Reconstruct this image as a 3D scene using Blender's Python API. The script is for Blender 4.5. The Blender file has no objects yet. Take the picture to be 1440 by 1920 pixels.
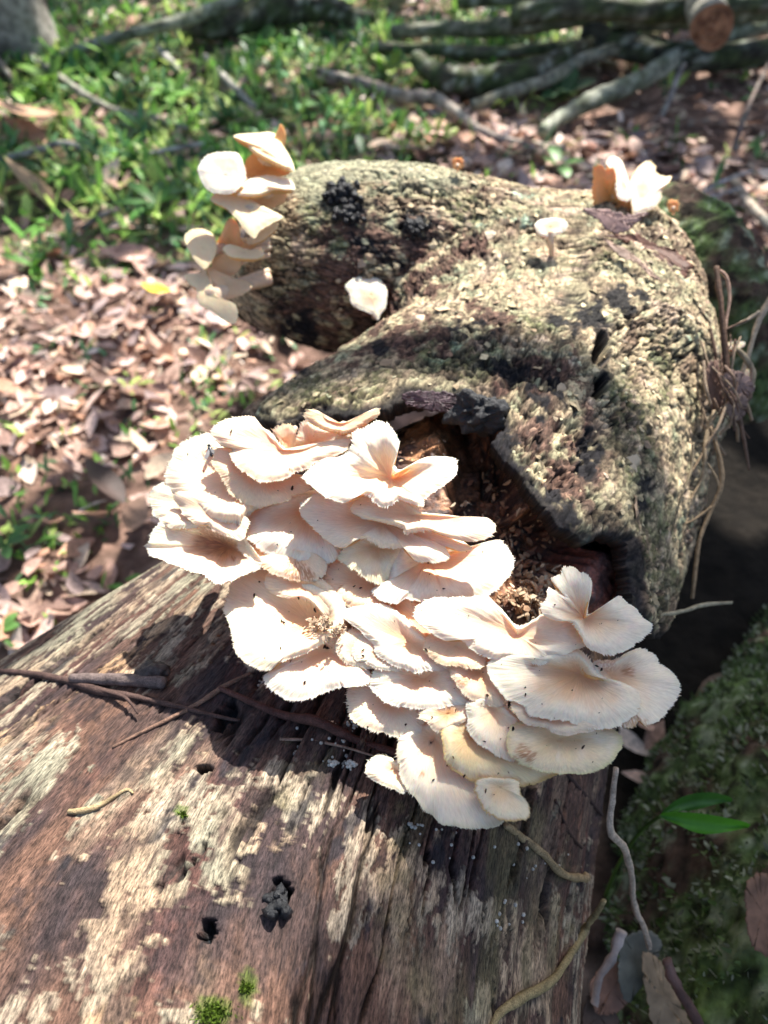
import bpy, math, random
import numpy as np
from mathutils import Vector
from mathutils.bvhtree import BVHTree
random.seed(7); RNG = np.random.default_rng(7)
SC = bpy.context.scene; COL = SC.collection

# ------------------------------------------------------------------ camera, light, exposure
CAM = np.array([0.0, 0.0, 0.75]); PITCH = math.radians(48); FPX = 1387.0
cd = bpy.data.cameras.new('camera'); cam = bpy.data.objects.new('camera', cd); COL.objects.link(cam)
cam.location = CAM; cam.rotation_euler = (math.pi/2 - PITCH, 0, 0)
cd.sensor_fit = 'VERTICAL'; cd.sensor_height = 36; cd.sensor_width = 27; cd.lens = 36*FPX/1920
cd.clip_start = 0.02; cd.clip_end = 200
cd.dof.use_dof = True; cd.dof.focus_distance = 0.365; cd.dof.aperture_fstop = 7.2
SC.camera = cam
SUN = np.array([0.24, 0.60, 0.84]); SUN /= np.linalg.norm(SUN)
w = bpy.data.worlds.new('World'); SC.world = w; w.use_nodes = True
nt = w.node_tree; bg = nt.nodes['Background']; sk = nt.nodes.new('ShaderNodeTexSky')
sk.sky_type = 'NISHITA'; sk.sun_disc = False
sk.sun_elevation = math.asin(SUN[2]); sk.sun_rotation = math.atan2(SUN[0], SUN[1])
sk.air_density = 1.0; sk.dust_density = 2.5
nt.links.new(sk.outputs[0], bg.inputs[0]); bg.inputs[1].default_value = 0.088
sl = bpy.data.lights.new('sun', 'SUN'); so = bpy.data.objects.new('sun', sl); COL.objects.link(so)
sl.energy = 5.0; sl.angle = math.radians(0.55); sl.color = (1.0, 0.955, 0.88)
so.rotation_euler = Vector(SUN).to_track_quat('Z', 'Y').to_euler()
SC.view_settings.view_transform = 'Standard'; SC.view_settings.look = 'None'
SC.view_settings.exposure = 1.25; SC.view_settings.gamma = 1; SC.view_settings.use_curve_mapping = False
SC.render.engine = 'CYCLES'; SC.cycles.max_bounces = 6; SC.cycles.diffuse_bounces = 5; SC.cycles.use_denoising = True

FWD = np.array([0, math.cos(PITCH), -math.sin(PITCH)]); UP = np.array([0, math.sin(PITCH), math.cos(PITCH)]); RT = np.array([1., 0, 0])
def ray(px, py):
    px = np.asarray(px, float); py = np.asarray(py, float)
    return FWD + RT*((px-720)/FPX)[..., None] + UP*((960-py)/FPX)[..., None]
def at(px, py, d): return CAM + ray(px, py)*np.asarray(d, float)[..., None]      # d = depth along the view axis
def atz(px, py, z):
    r = ray(px, py); return CAM + r*((z-CAM[2])/r[..., 2])[..., None]
def proj(P):
    v = P-CAM; d = v@FWD; d = np.where(d > 1e-3, d, 1e-3)
    return 720+FPX*(v@RT)/d, 960-FPX*(v@UP)/d, d

# ------------------------------------------------------------------ noise
def _h(ix, iy, iz, s):
    h = (ix.astype(np.int64)*374761393 + iy.astype(np.int64)*668265263 + iz.astype(np.int64)*2147483647 + s*1274126177) & 0xffffffff
    h = ((h ^ (h >> 13))*1274126177) & 0xffffffff
    h = ((h ^ (h >> 16))*2246822519) & 0xffffffff
    return h ^ (h >> 15)
def pn(x, y, z, s=0):
    x, y, z = np.broadcast_arrays(*[np.asarray(a, float) for a in (x, y, z)])
    x0 = np.floor(x); y0 = np.floor(y); z0 = np.floor(z); fx = x-x0; fy = y-y0; fz = z-z0
    u = fx*fx*fx*(fx*(fx*6-15)+10); v = fy*fy*fy*(fy*(fy*6-15)+10); q = fz*fz*fz*(fz*(fz*6-15)+10); r = 0
    for a in (0, 1):
        for b in (0, 1):
            for c in (0, 1):
                h = _h(x0+a, y0+b, z0+c, s)
                g = ((h & 255)/127.5-1)*(fx-a) + (((h >> 8) & 255)/127.5-1)*(fy-b) + (((h >> 16) & 255)/127.5-1)*(fz-c)
                r = r + g*(u if a else 1-u)*(v if b else 1-v)*(q if c else 1-q)
    return r*1.25
def fbm(x, y, z, o=4, s=0, g=.5):
    r = 0; a = 1; t = 0
    for i in range(o):
        r = r+a*pn(np.asarray(x)*2**i, np.asarray(y)*2**i, np.asarray(z)*2**i, s+i*17); t += a; a *= g
    return r/t*1.5
def worley(x, y, s=0):
    x, y = np.broadcast_arrays(x, y); x0 = np.floor(x); y0 = np.floor(y)
    f1 = np.full(x.shape, 9.); f2 = f1.copy(); cid = np.zeros(x.shape)
    for a in (-1, 0, 1):
        for b in (-1, 0, 1):
            h = _h(x0+a, y0+b, np.zeros_like(x0), s)
            d = np.hypot(x0+a+(h & 1023)/1023.-x, y0+b+((h >> 10) & 1023)/1023.-y); r = ((h >> 20) & 1023)/1023.
            m = d < f1; f2 = np.where(m, f1, np.minimum(f2, d)); cid = np.where(m, r, cid); f1 = np.where(m, d, f1)
    return f1, f2, cid
def ss(a, b, x): t = np.clip((x-a)/(b-a), 0, 1); return t*t*(3-2*t)
def mix(a, b, t): t = np.asarray(t)[..., None]; return np.asarray(a)*(1-t)+np.asarray(b)*t
def ells(px, py, L, s=0, warp=18, fr=.02, grow=1.0):
    px = px+warp*fbm(px*fr, py*fr, 0, 3, s+5); py = py+warp*fbm(px*fr, py*fr, 7, 3, s+9); r = 0
    for (cx, cy, rx, ry, *ang) in L:
        rx *= grow; ry *= grow
        a = math.radians(ang[0]) if ang else 0; dx = px-cx; dy = py-cy
        u = (dx*math.cos(a)+dy*math.sin(a))/rx; v = (-dx*math.sin(a)+dy*math.cos(a))/ry
        r = np.maximum(r, 1-ss(.75, 1.15, np.hypot(u, v)))
    return r
def inpoly(px, py, poly):
    r = np.zeros(px.shape, bool); n = len(poly)
    for i in range(n):
        x1, y1 = poly[i]; x2, y2 = poly[(i+1) % n]
        if y1 == y2: continue
        r ^= ((y1 > py) != (y2 > py)) & (px < (x2-x1)*(py-y1)/(y2-y1)+x1)
    return r

# ------------------------------------------------------------------ objects
def tag(o, label=None, cat=None, group=None, kind=None):
    if label: o['label'] = label
    if cat: o['category'] = cat
    if group: o['group'] = group
    if kind: o['kind'] = kind
    return o
def empty(name, loc, label, cat, group=None):
    o = bpy.data.objects.new(name, None); COL.objects.link(o); o.location = loc; o.empty_display_size = .02
    return tag(o, label, cat, group)
def mesh(name, V, F, mat, parent=None, col=None, uv=None, smooth=True, link=True):
    """V (n,3), F (m,k) one k; col per vertex rgb; uv per vertex"""
    me = bpy.data.meshes.new(name); V = np.ascontiguousarray(V, dtype=np.float32)
    Fs = F if isinstance(F, list) else [F]; Fs = [np.asarray(f, dtype=np.int32) for f in Fs if len(f)]
    if parent is not None: V = V-np.array(parent.location, dtype=np.float32)
    loops = np.concatenate([f.ravel() for f in Fs]); lens = np.concatenate([np.full(len(f), f.shape[1]) for f in Fs])
    st = np.concatenate([[0], np.cumsum(lens)[:-1]]).astype(np.int32)
    me.vertices.add(len(V)); me.vertices.foreach_set('co', V.ravel())
    me.loops.add(len(loops)); me.loops.foreach_set('vertex_index', loops)
    me.polygons.add(len(lens)); me.polygons.foreach_set('loop_start', st)
    me.update(calc_edges=True); me.validate()
    me.polygons.foreach_set('use_smooth', np.full(len(me.polygons), smooth))
    if col is not None:
        a = me.color_attributes.new('Col', 'FLOAT_COLOR', 'POINT')
        a.data.foreach_set('color', np.concatenate([np.clip(col, 0, 1), np.ones((len(V), 1))], 1).astype(np.float32).ravel())
    if uv is not None:
        l = me.uv_layers.new(name='UVMap'); vi = np.empty(len(me.loops), np.int32); me.loops.foreach_get('vertex_index', vi)
        l.data.foreach_set('uv', uv[vi].astype(np.float32).ravel())
    me.materials.append(mat)
    if not link: return me
    o = bpy.data.objects.new(name, me); COL.objects.link(o)
    if parent is not None: o.parent = parent
    return o
def gridfaces(n, m, wrap=False):
    i = np.arange(n-1)[:, None]; j = np.arange(m if wrap else m-1)[None, :]; j2 = (j+1) % m
    return np.stack([i*m+j+0*i, i*m+j2, (i+1)*m+j2, (i+1)*m+j], -1).reshape(-1, 4)
def crom(C, n, closed=False):
    C = np.asarray(C, float); k = len(C)
    t = np.linspace(0, k if closed else k-1, n, endpoint=not closed); i = np.floor(t).astype(int)
    if not closed: i = np.minimum(i, k-2)
    f = (t-i)[:, None]
    g = (lambda a: C[a % k]) if closed else (lambda a: C[np.clip(a, 0, k-1)])
    p0, p1, p2, p3 = g(i-1), g(i), g(i+1), g(i+2)
    return .5*(2*p1+(p2-p0)*f+(2*p0-5*p1+4*p2-p3)*f*f+(3*p1-p0-3*p2+p3)*f**3)
def normals(P):
    du = np.gradient(P, axis=0); dv = np.gradient(P, axis=1); N = np.cross(dv, du)
    return N/np.maximum(np.linalg.norm(N, axis=-1, keepdims=True), 1e-12)

# ------------------------------------------------------------------ materials
def material(name, color=None, rough=.8, bump=.3, bscale=600, stretch=(1, 1, 1), uvb=False, fine=0, fscale=900, crackle=0, cscale=350, var=.25, vscale=150, sss=0, sssr=.006, spec=.3, trans=0, bdist=.0006):
    m = bpy.data.materials.new(name); m.use_nodes = True; t = m.node_tree; N = t.nodes; L = t.links
    b = N['Principled BSDF']; b.inputs['Roughness'].default_value = rough; b.inputs['Specular IOR Level'].default_value = spec
    tc = N.new('ShaderNodeTexCoord'); mp = N.new('ShaderNodeMapping'); mp.inputs['Scale'].default_value = stretch
    L.new(tc.outputs['UV' if uvb else 'Object'], mp.inputs[0])
    if color is None:
        c = N.new('ShaderNodeVertexColor'); c.layer_name = 'Col'; cs = c.outputs[0]
    else:
        c = N.new('ShaderNodeRGB'); c.outputs[0].default_value = (*color, 1); cs = c.outputs[0]
    n1 = N.new('ShaderNodeTexNoise'); n1.inputs['Scale'].default_value = vscale; n1.inputs['Detail'].default_value = 5; L.new(mp.outputs[0], n1.inputs['Vector'])
    mr = N.new('ShaderNodeMapRange'); mr.inputs[1].default_value = .3; mr.inputs[2].default_value = .7
    mr.inputs[3].default_value = 1-var; mr.inputs[4].default_value = 1+var; L.new(n1.outputs[0], mr.inputs[0])
    mx = N.new('ShaderNodeVectorMath'); mx.operation = 'SCALE'; L.new(cs, mx.inputs[0]); L.new(mr.outputs[0], mx.inputs['Scale'])
    if fine:
        n3 = N.new('ShaderNodeTexNoise'); n3.inputs['Scale'].default_value = fscale; n3.inputs['Detail'].default_value = 4; n3.inputs['Roughness'].default_value = .7; L.new(mp.outputs[0], n3.inputs['Vector'])
        m3 = N.new('ShaderNodeMapRange'); m3.inputs[1].default_value = .36; m3.inputs[2].default_value = .62; m3.inputs[3].default_value = 1-fine; m3.inputs[4].default_value = 1+fine*.45; L.new(n3.outputs[0], m3.inputs[0])
        x3 = N.new('ShaderNodeVectorMath'); x3.operation = 'SCALE'; L.new(mx.outputs[0], x3.inputs[0]); L.new(m3.outputs[0], x3.inputs['Scale']); mx = x3
    if crackle:
        v4 = N.new('ShaderNodeTexVoronoi'); v4.feature = 'DISTANCE_TO_EDGE'; v4.inputs['Scale'].default_value = cscale; w4 = N.new('ShaderNodeVectorMath'); w4.operation = 'MULTIPLY_ADD'
        n4 = N.new('ShaderNodeTexNoise'); n4.inputs['Scale'].default_value = cscale*.9; n4.inputs['Detail'].default_value = 3; L.new(mp.outputs[0], n4.inputs['Vector'])
        w4.inputs[1].default_value = (2.2/cscale,)*3; L.new(n4.outputs['Color'], w4.inputs[0]); L.new(mp.outputs[0], w4.inputs[2]); L.new(w4.outputs[0], v4.inputs['Vector'])
        m4 = N.new('ShaderNodeMapRange'); m4.inputs[1].default_value = .0; m4.inputs[2].default_value = .13; m4.inputs[3].default_value = 1-crackle; m4.inputs[4].default_value = 1.06; L.new(v4.outputs[0], m4.inputs[0])
        x4 = N.new('ShaderNodeVectorMath'); x4.operation = 'SCALE'; L.new(mx.outputs[0], x4.inputs[0]); L.new(m4.outputs[0], x4.inputs['Scale']); mx = x4
    L.new(mx.outputs[0], b.inputs['Base Color'])
    n2 = N.new('ShaderNodeTexNoise'); n2.inputs['Scale'].default_value = bscale; n2.inputs['Detail'].default_value = 6; n2.inputs['Roughness'].default_value = .65
    L.new(mp.outputs[0], n2.inputs['Vector'])
    bp = N.new('ShaderNodeBump'); bp.inputs['Strength'].default_value = bump; bp.inputs['Distance'].default_value = bdist
    L.new(n2.outputs[0], bp.inputs['Height']); L.new(bp.outputs[0], b.inputs['Normal'])
    if sss:
        b.inputs['Subsurface Weight'].default_value = sss; b.inputs['Subsurface Radius'].default_value = (1, .45, .22); b.inputs['Subsurface Scale'].default_value = sssr
    if trans:
        tr = N.new('ShaderNodeBsdfTranslucent'); ms = N.new('ShaderNodeMixShader'); ms.inputs[0].default_value = trans
        L.new(mx.outputs[0], tr.inputs[0]); L.new(b.outputs[0], ms.inputs[1]); L.new(tr.outputs[0], ms.inputs[2]); L.new(ms.outputs[0], N['Material Output'].inputs[0])
    return m
M_BARK = material('lichened_bark', rough=.85, uvb=True, stretch=(1, .38, 1), fine=.5, fscale=800, crackle=.6, cscale=150, bump=1.0, bscale=420, vscale=260, var=.35, bdist=.0012)
M_WOOD = material('weathered_wood', rough=.7, fine=.75, fscale=1200, bump=1.0, bscale=700, vscale=260, var=.4, stretch=(1, .2, 1), uvb=True, bdist=.0018)
M_CORE = material('rotten_wood', rough=.5, fine=.5, fscale=600, bump=.9, bscale=380, vscale=200, var=.45, bdist=.0015, spec=.5)
M_CAP = material('mushroom_flesh', rough=.55, bump=.6, bscale=1.0, vscale=1.0, var=.09, stretch=(170, 9, 1), uvb=True, sss=.4, sssr=.004, trans=.16, spec=.3, bdist=.0004)
M_STEM = material('mushroom_stem', color=(.66, .50, .36), rough=.7, bump=.4, bscale=500, var=.15, sss=.4, sssr=.005)
M_CHIP = material('wood_chips', rough=.8, bump=.4, bscale=800, var=.25, vscale=500)
M_MOSS = material('mossy_bark', rough=.95, bump=1.0, bscale=160, vscale=90, var=.45, bdist=.004, spec=.15)
M_SOIL = material('forest_floor', rough=.95, bump=1.0, bscale=60, vscale=40, var=.5, bdist=.01, spec=.15)
M_LEAF = material('dry_leaf', rough=.6, bump=.4, bscale=90, vscale=45, var=.3, bdist=.002, spec=.35, trans=.12)
M_GREEN = material('green_leaf', rough=.45, bump=.3, bscale=60, vscale=30, var=.3, bdist=.001, spec=.4, trans=.35)
M_STICK = material('branch_bark', rough=.8, bump=.9, bscale=120, vscale=45, var=.5, bdist=.003, spec=.2)
M_TWIG = material('twig_bark', rough=.75, fine=.5, fscale=1500, bump=1.0, bscale=500, vscale=220, var=.35, bdist=.0008)
M_BLACK = material('black_crust', color=(.012, .013, .016), rough=.45, bump=.9, bscale=500, var=.4, bdist=.002, spec=.5)
M_FLY = material('insect_body', color=(.02, .022, .028), rough=.3, bump=.1, spec=.6)
M_WING = material('insect_wing', color=(.35, .35, .36), rough=.3, bump=.1, trans=.5)

# ------------------------------------------------------------------ trunk surfaces
# rows: y, centre x, centre z, left radius, right radius, height radius
BARE = crom([(-.12, -.06, .19, .60, .150, .182), (.05, -.05, .19, .50, .163, .185), (.15, -.03, .195, .425, .172, .183),
             (.25, .01, .20, .345, .162, .182), (.33, .05, .20, .28, .15, .19), (.42, .09, .20, .20, .14, .19), (.46, .13, .2, .15, .12, .18)], 700)
BARKC = crom([(.05, .0, .27, .19, .17, .165), (.16, .02, .27, .20, .150, .172), (.24, .035, .27, .22, .150, .180), (.31, .055, .265, .25, .160, .188), (.38, .085, .275, .27, .166, .180),
              (.43, .105, .295, .26, .164, .160), (.47, .13, .315, .205, .157, .138), (.505, .145, .328, .155, .132, .124), (.55, .15, .332, .155, .130, .124), (.60, .155, .335, .155, .126, .126), (.645, .165, .338, .15, .105, .118), (.68, .175, .335, .13, .085, .10), (.695, .18, .32, .10, .07, .05), (.70, .18, .31, .02, .02, .02)], 640)
STUBC = crom([(-.132, .640, .408, .040), (-.124, .640, .406, .054), (-.09, .640, .398, .074), (-.03, .640, .390, .086), (.03, .636, .388, .086), (.08, .630, .384, .086), (.13, .625, .372, .086), (.17, .61, .35, .085), (.22, .58, .32, .07)], 360)

def bark_disp(P, s, u, sd=0, crumble=1.0):
    x, y, z = P[..., 0], P[..., 1], P[..., 2]
    wx = s+.009*fbm(x*45, y*45, z*45, 4, sd+1); wy = u+.007*fbm(x*45, y*45, z*45, 4, sd+2)
    f1, f2, cid = worley(wx*52, wy*125, sd+3); g1, g2, cid2 = worley(wx*150+9, wy*310, sd+4)
    crack = 1-ss(.0, .16, f2-f1); crack2 = 1-ss(0, .2, g2-g1)
    lump = fbm(x*20, y*20, z*20, 4, sd+5); det = fbm(x*200, y*200, z*200, 4, sd+6, .65)
    rid = np.abs(fbm(wx*42, wy*95, 0, 4, sd+8, .6)); fibre = fbm(wx*60, wy*330, 3, 4, sd+10, .6)
    cz = ss(-.15, .35, fbm(x*14, y*14, z*14, 3, sd+7))      # 1 where the bark is flaking
    ridge = fbm(s*13, u*48, 2, 4, sd+9, .55)
    h = .0045*lump+.0030*ridge+.0008*det+.0006*fibre+(-.0034*crack*(.4+cz)+.0024*(cid-.5)*(.3+cz)-.0005*crack2+.0006*(cid2-.5)*cz)*crumble-.0042*(1-ss(0, .12, rid))*(.35+.65*cz)
    return h, crack, crack2, cid, cid2, lump, det+.5*fibre, cz, rid
TANS = [(.64, .50, .31), (.45, .40, .24), (.70, .53, .38), (.36, .37, .23)]
BLACKS = [(1128, 655, 16, 34), (1130, 720, 14, 26), (1090, 590, 70, 40), (955, 690, 70, 26, 25), (1060, 740, 60, 20, 50), (1180, 560, 40, 30), (645, 372, 48, 44), (780, 425, 32, 24), (950, 830, 30, 60, -40), (1050, 950, 26, 70, -45),
          (1205, 920, 18, 50), (700, 470, 60, 16, 30), (560, 640, 40, 60), (880, 610, 60, 14, 10), (1000, 760, 40, 18, 40), (1110, 850, 22, 60), (720, 650, 30, 10)]  # near-black patches; those below the limb paint in the shading of its crotch
REDS = [(690, 480, 110, 90), (800, 520, 60, 40), (620, 600, 120, 80), (1010, 700, 90, 50), (1040, 860, 110, 100), (780, 640, 90, 30, -25), (900, 600, 70, 30), (870, 350, 60, 14), (830, 450, 80, 40)]
MOSSES = [(620, 730, 130, 40, -15), (760, 680, 120, 40, -25), (1100, 480, 60, 26), (1240, 690, 40, 90), (1190, 800, 50, 120), (1225, 1050, 40, 120), (620, 420, 60, 70), (1020, 600, 60, 30), (870, 380, 90, 30, 15), (900, 680, 60, 40), (680, 330, 60, 20)]
def bark_color(P, h, crack, crack2, cid, cid2, lump, det, cz, rid):
    px, py, d = proj(P)
    a = fbm(P[..., 0]*30, P[..., 1]*30, P[..., 2]*30, 4, 60); b = fbm(P[..., 0]*55, P[..., 1]*55, P[..., 2]*55, 4, 70); c = fbm(P[..., 0]*200, P[..., 1]*200, P[..., 2]*200, 3, 80)
    C = mix(TANS[0], TANS[1], ss(-.3, .3, a)); C = mix(C, TANS[2], ss(.1, .45, b)); C = mix(C, (.44, .47, .29), ss(.2, .5, -b)*.8)
    C = mix(C, (.40, .58, .44), ss(.5, .62, a+.35*c)*.7)
    C = C*(1+.22*(cid2-.5)+.25*c)[..., None]
    C = mix(C, (.20, .12, .08), np.clip(ss(.5, .85, cid+.3*c)*(.35+.65*cz), 0, 1)*.85); C = mix(C, (.22, .15, .10), ss(.1, .35, fbm(P[..., 0]*80, P[..., 1]*80, P[..., 2]*80, 4, 90, .6))*.7)
    m = ells(px, py, MOSSES, 3, 40); C = mix(C, (.10, .13, .035), m*ss(-.25, .25, c+.5*a)*.65)
    r = ells(px, py, REDS, 4, 50, grow=1.1); C = mix(C, (.15, .075, .055), r*ss(-.22, -.02, b+.25*c)*.92)
    C = mix(C, (.035, .025, .022), np.clip(crack*(.6+.4*cz)+crack2*.25+(1-ss(0, .11, rid))*(.4+.6*cz), 0, 1)*.92)
    C = mix(C, (.012, .012, .015), ells(px, py, BLACKS, 5, 30, .035, 1.05)*ss(-.25, -.08, b+.35*c)*.97)
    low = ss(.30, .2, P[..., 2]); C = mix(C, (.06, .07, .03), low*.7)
    return C, px, py

BREAK = [(405, 800), (452, 782), (520, 796), (560, 775), (640, 768), (720, 762), (770, 738), (860, 742), (905, 755), (928, 740), (948, 790), (918, 822), (965, 868), (1010, 930), (1058, 985), (1112, 1014), (1140, 1000), (1180, 1012), (1196, 1080), (1200, 1150), (1232, 1195), (1250, 1200)]
KEEP = BREAK+[(1262, 1160), (1300, 1080), (2200, 900), (2200, -900), (-300, -900), (-300, 300), (200, 600)]
def loft_y(C, nt, a0, a1, flat=False):
    th = np.linspace(a0, a1, nt)[None, :]; y, cx, cz, rl, rr, rz = [C[:, k][:, None] for k in range(6)]
    e = 1-.42*ss(.43, .51, y)*flat; c = np.cos(th); sn = np.sin(th); c = np.sign(c)*np.abs(c)**e; x = cx+np.where(c > 0, rr, rl)*c; z = cz+rz*np.sign(sn)*np.abs(sn)**e
    return np.stack([x, y+0*th, z], -1)
def arc(P):
    s = np.concatenate([[0], np.cumsum(np.linalg.norm(np.diff(P[:, P.shape[1]//2], axis=0), axis=1))])[:, None]+0*P[..., 0]
    m = P[P.shape[0]//2]; u = np.concatenate([[0], np.cumsum(np.linalg.norm(np.diff(m, axis=0), axis=1))])[None, :]+0*P[..., 0]
    return s, u

trunk = empty('fallen_log', (0.05, 0.3, 0.0), 'big fallen log with lichen covered bark behind and stripped weathered wood in front', 'fallen log')
# bare wood
P = loft_y(BARE, 760, math.radians(-6), math.radians(184)); N = normals(P)
if N[350, 380, 2] < 0: N = -N
s, u = arc(P); X, Y, Z = P[..., 0], P[..., 1], P[..., 2]
px, py, dd = proj(P)
wu = u+.004*fbm(s*9, u*9, 0, 3, 11)+.0012*fbm(s*60, u*60, 0, 3, 12)
fib = fbm(wu*420, s*30, 3, 4, 13, .65); fib2 = fbm(wu*120, s*10, 8, 4, 14)
film = fbm(wu*70, s*24, 1, 6, 15, .70)+.30*fbm(wu*14, s*8, 2, 3, 16)
f2a = fbm(wu*110, s*36, 4, 5, 17, .65)
DARKREG = [(250, 1390, 110, 60, -50), (190, 1330, 60, 40), (440, 1390, 50, 90, 30), (700, 1400, 260, 110, 20), (480, 1500, 40, 40), (520, 1640, 70, 60), (380, 1740, 90, 60, 20), (520, 1770, 110, 110), (930, 1580, 120, 110), (130, 1700, 130, 70, -50), (330, 1800, 50, 60), (1010, 1620, 60, 100), (560, 1340, 200, 40, 15), (1090, 1500, 50, 130)]  # dark stains, plus the cluster's shadow painted into the wood below it
darkreg = ells(px, py, DARKREG, 21, 60)
FILMREG = [(330, 1440, 70, 60, -45), (120, 1430, 110, 60, -45), (420, 1560, 130, 60, 20), (200, 1650, 60, 160, 35), (270, 1780, 70, 150, 35), (450, 1680, 60, 60), (700, 1750, 60, 150), (600, 1500, 80, 40), (820, 1700, 120, 120), (60, 1200, 120, 60, -45), (300, 1130, 90, 50, -40)]
film = film+.13*ells(px, py, FILMREG, 22, 60)-.36*darkreg+.055
fm = ss(.055, .078, film); under = 1-fm
big = fbm(u*9, s*6, 0, 3, 18)
crackw = 1-ss(0, .04, np.abs(fbm(wu*34, s*3.4, 6, 4, 19))); crackw *= ss(.0, .2, fbm(wu*18, s*9, 9, 3, 20)+.14)
h = .006*big+.0016*fib2+fm*(.0008+.0012*f2a)+under*.0018*fib-.006*crackw
holes = ells(px, py, [(525, 1675, 30, 44), (390, 1745, 22, 36, 20), (385, 1445, 20, 14), (425, 1340, 24, 50, 25)], 23, 14, .05, .62); h -= .010*holes
Pw = P+N*h[..., None]
C = mix((.17, .092, .062), (.06, .038, .036), ss(-.15, .25, fbm(wu*20, s*7, 5, 4, 24)))
C = mix(C, (.12, .055, .042), ss(.15, .35, fbm(wu*26, s*5, 33, 4, 33))*.8); C = mix(C, (.34, .235, .16), ss(.15, .4, fbm(wu*30, s*9, 12, 4, 25))*.8)
C = C*(1+.8*fib)[..., None]
fc = mix((.43, .345, .25), (.45, .32, .21), ss(-.2, .3, fbm(u*20, s*12, 1, 3, 26))); fc = mix(fc, (.34, .31, .22), ss(.05, .35, fbm(u*14, s*9, 4, 4, 27)))
fc = mix(fc, (.46, .28, .15), ss(.25, .5, fbm(u*17, s*11, 14, 4, 28))*.8)
fc = fc*(.92+.55*f2a+.35*fib)[..., None]; fc = mix(fc, (.11, .07, .055), ss(.08, .3, -f2a-.5*fib)*.85)
C = mix(C, fc, fm); edge = fm*(1-ss(.085, .16, film)); C = mix(C, C*.62, edge*.7)
C = mix(C, (.035, .028, .032), darkreg*ss(-.2, .2, f2a+.2)*.55)
C = mix(C, (.02, .014, .012), np.clip(crackw*1.3, 0, 1)*.95)
dk = ss(.26, .44, fbm(wu*60, s*26, 15, 5, 29, .6)); C = mix(C, (.025, .022, .028), dk*.85)
rightgreen = ells(px, py, [(900, 1700, 180, 260), (640, 1480, 120, 60)], 24, 80); C = mix(C, (.17, .15, .07), rightgreen*ss(-.1, .3, fbm(wu*40, s*10, 30, 3, 31))*.55)
gm = ells(px, py, [(345, 1525, 12, 16), (400, 1895, 40, 30), (465, 1850, 18, 40)], 25, 16, .06); C = mix(C, (.10, .15, .02), gm*.7)
C = mix(C, (.006, .010, .014), np.clip(holes*1.1, 0, 1))
bare = mesh('bare_wood', Pw.reshape(-1, 3), gridfaces(700, 760), M_WOOD, trunk, C.reshape(-1, 3), np.stack([u.ravel(), s.ravel()], 1))
tag(bare, 'stripped weathered wood face with peeling pale film and dark fibres')
BVH_BARE = (Pw.reshape(-1, 3), gridfaces(700, 760)[::1])

# bark sleeve with real thickness and a ragged broken edge
P = loft_y(BARKC, 560, math.radians(-60), math.radians(215), True); N = normals(P)
if N[200, 280, 2] < 0: N = -N
s, u = arc(P); px, py, dd = proj(P)
h, crack, crack2, cid, cid2, lump, det, cz, rid = bark_disp(P, s, u, 100)
hole = ells(px, py, [(1128, 655, 15, 32), (1128, 725, 10, 24)], 41, 10, .06); h = h-.022*hole
crater = ells(px, py, [(1000, 690, 90, 40), (1040, 860, 90, 80)], 42, 40); h = h-.006*crater*ss(-.2, .3, lump+det)
Pb = P+N*h[..., None]
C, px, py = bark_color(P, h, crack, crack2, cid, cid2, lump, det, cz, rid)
jx = 7*fbm(P[..., 0]*60, P[..., 1]*90, P[..., 2]*90, 4, 43); jy = 9*fbm(P[..., 0]*90+30, P[..., 1]*90, P[..., 2]*90, 4, 44)
keep = inpoly(px+jx, py+jy, KEEP)
# distance (pixels) to the break line, for the black rotten lip
bd = np.full(px.shape, 1e9)
for (x1, y1), (x2, y2) in zip(BREAK[:-1], BREAK[1:]):
    t = np.clip(((px-x1)*(x2-x1)+(py-y1)*(y2-y1))/((x2-x1)**2+(y2-y1)**2), 0, 1); bd = np.minimum(bd, np.hypot(px-x1-t*(x2-x1), py-y1-t*(y2-y1)))
lipw = 19+20*fbm(P[..., 0]*40, P[..., 1]*40, P[..., 2]*40, 3, 45)
C = mix(C, (.016, .014, .017), (1-ss(lipw*.5, lipw, bd))*.93)
Pin = P-N*(.014+.001*det)[..., None]; Pb = P+N*(h*(.30+.70*ss(0, 50, bd))-.004*(1-ss(0, 22, bd)))[..., None]
def shell(name, Po, Pi, K, C, parent, mat, uv):
    n, m = Po.shape[:2]; F = gridfaces(n, m).reshape(n-1, m-1, 4); Fk = F[K]
    off = n*m; Fi = F[K & (BD[:-1, :-1] < 110)][:, ::-1]+off; sides = []
    Kp = np.zeros((n+1, m+1), bool); Kp[1:-1, 1:-1] = K
    for di, dj, a, b in ((-1, 0, 0, 1), (1, 0, 2, 3), (0, -1, 3, 0), (0, 1, 1, 2)):
        nb = Kp[1+di:n+di, 1+dj:m+dj]; e = F[K & ~nb]; sides.append(np.stack([e[:, b], e[:, a], e[:, a]+off, e[:, b]+off], 1))
    A = np.concatenate([Fk, Fi]+sides); V = np.concatenate([Po.reshape(-1, 3), Pi.reshape(-1, 3)])
    CC = np.concatenate([C.reshape(-1, 3), np.tile([.03, .018, .014], (off, 1))]); UV = np.concatenate([uv, uv])
    used, inv = np.unique(A, return_inverse=True)
    return mesh(name, V[used], inv.reshape(A.shape), mat, parent, CC[used], UV[used])
K = keep[:-1, :-1] & keep[1:, 1:] & keep[1:, :-1] & keep[:-1, 1:]
BD = bd
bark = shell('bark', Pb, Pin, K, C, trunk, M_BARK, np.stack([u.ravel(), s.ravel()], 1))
tag(bark, 'thick cracked bark crusted with tan and green lichen, black along its broken edge')
BK_P, BK_N, BK_C, BK_K, BK_bd = Pb, N, C, keep, bd
F_BK = gridfaces(640, 560).reshape(639, 559, 4)[K]

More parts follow.
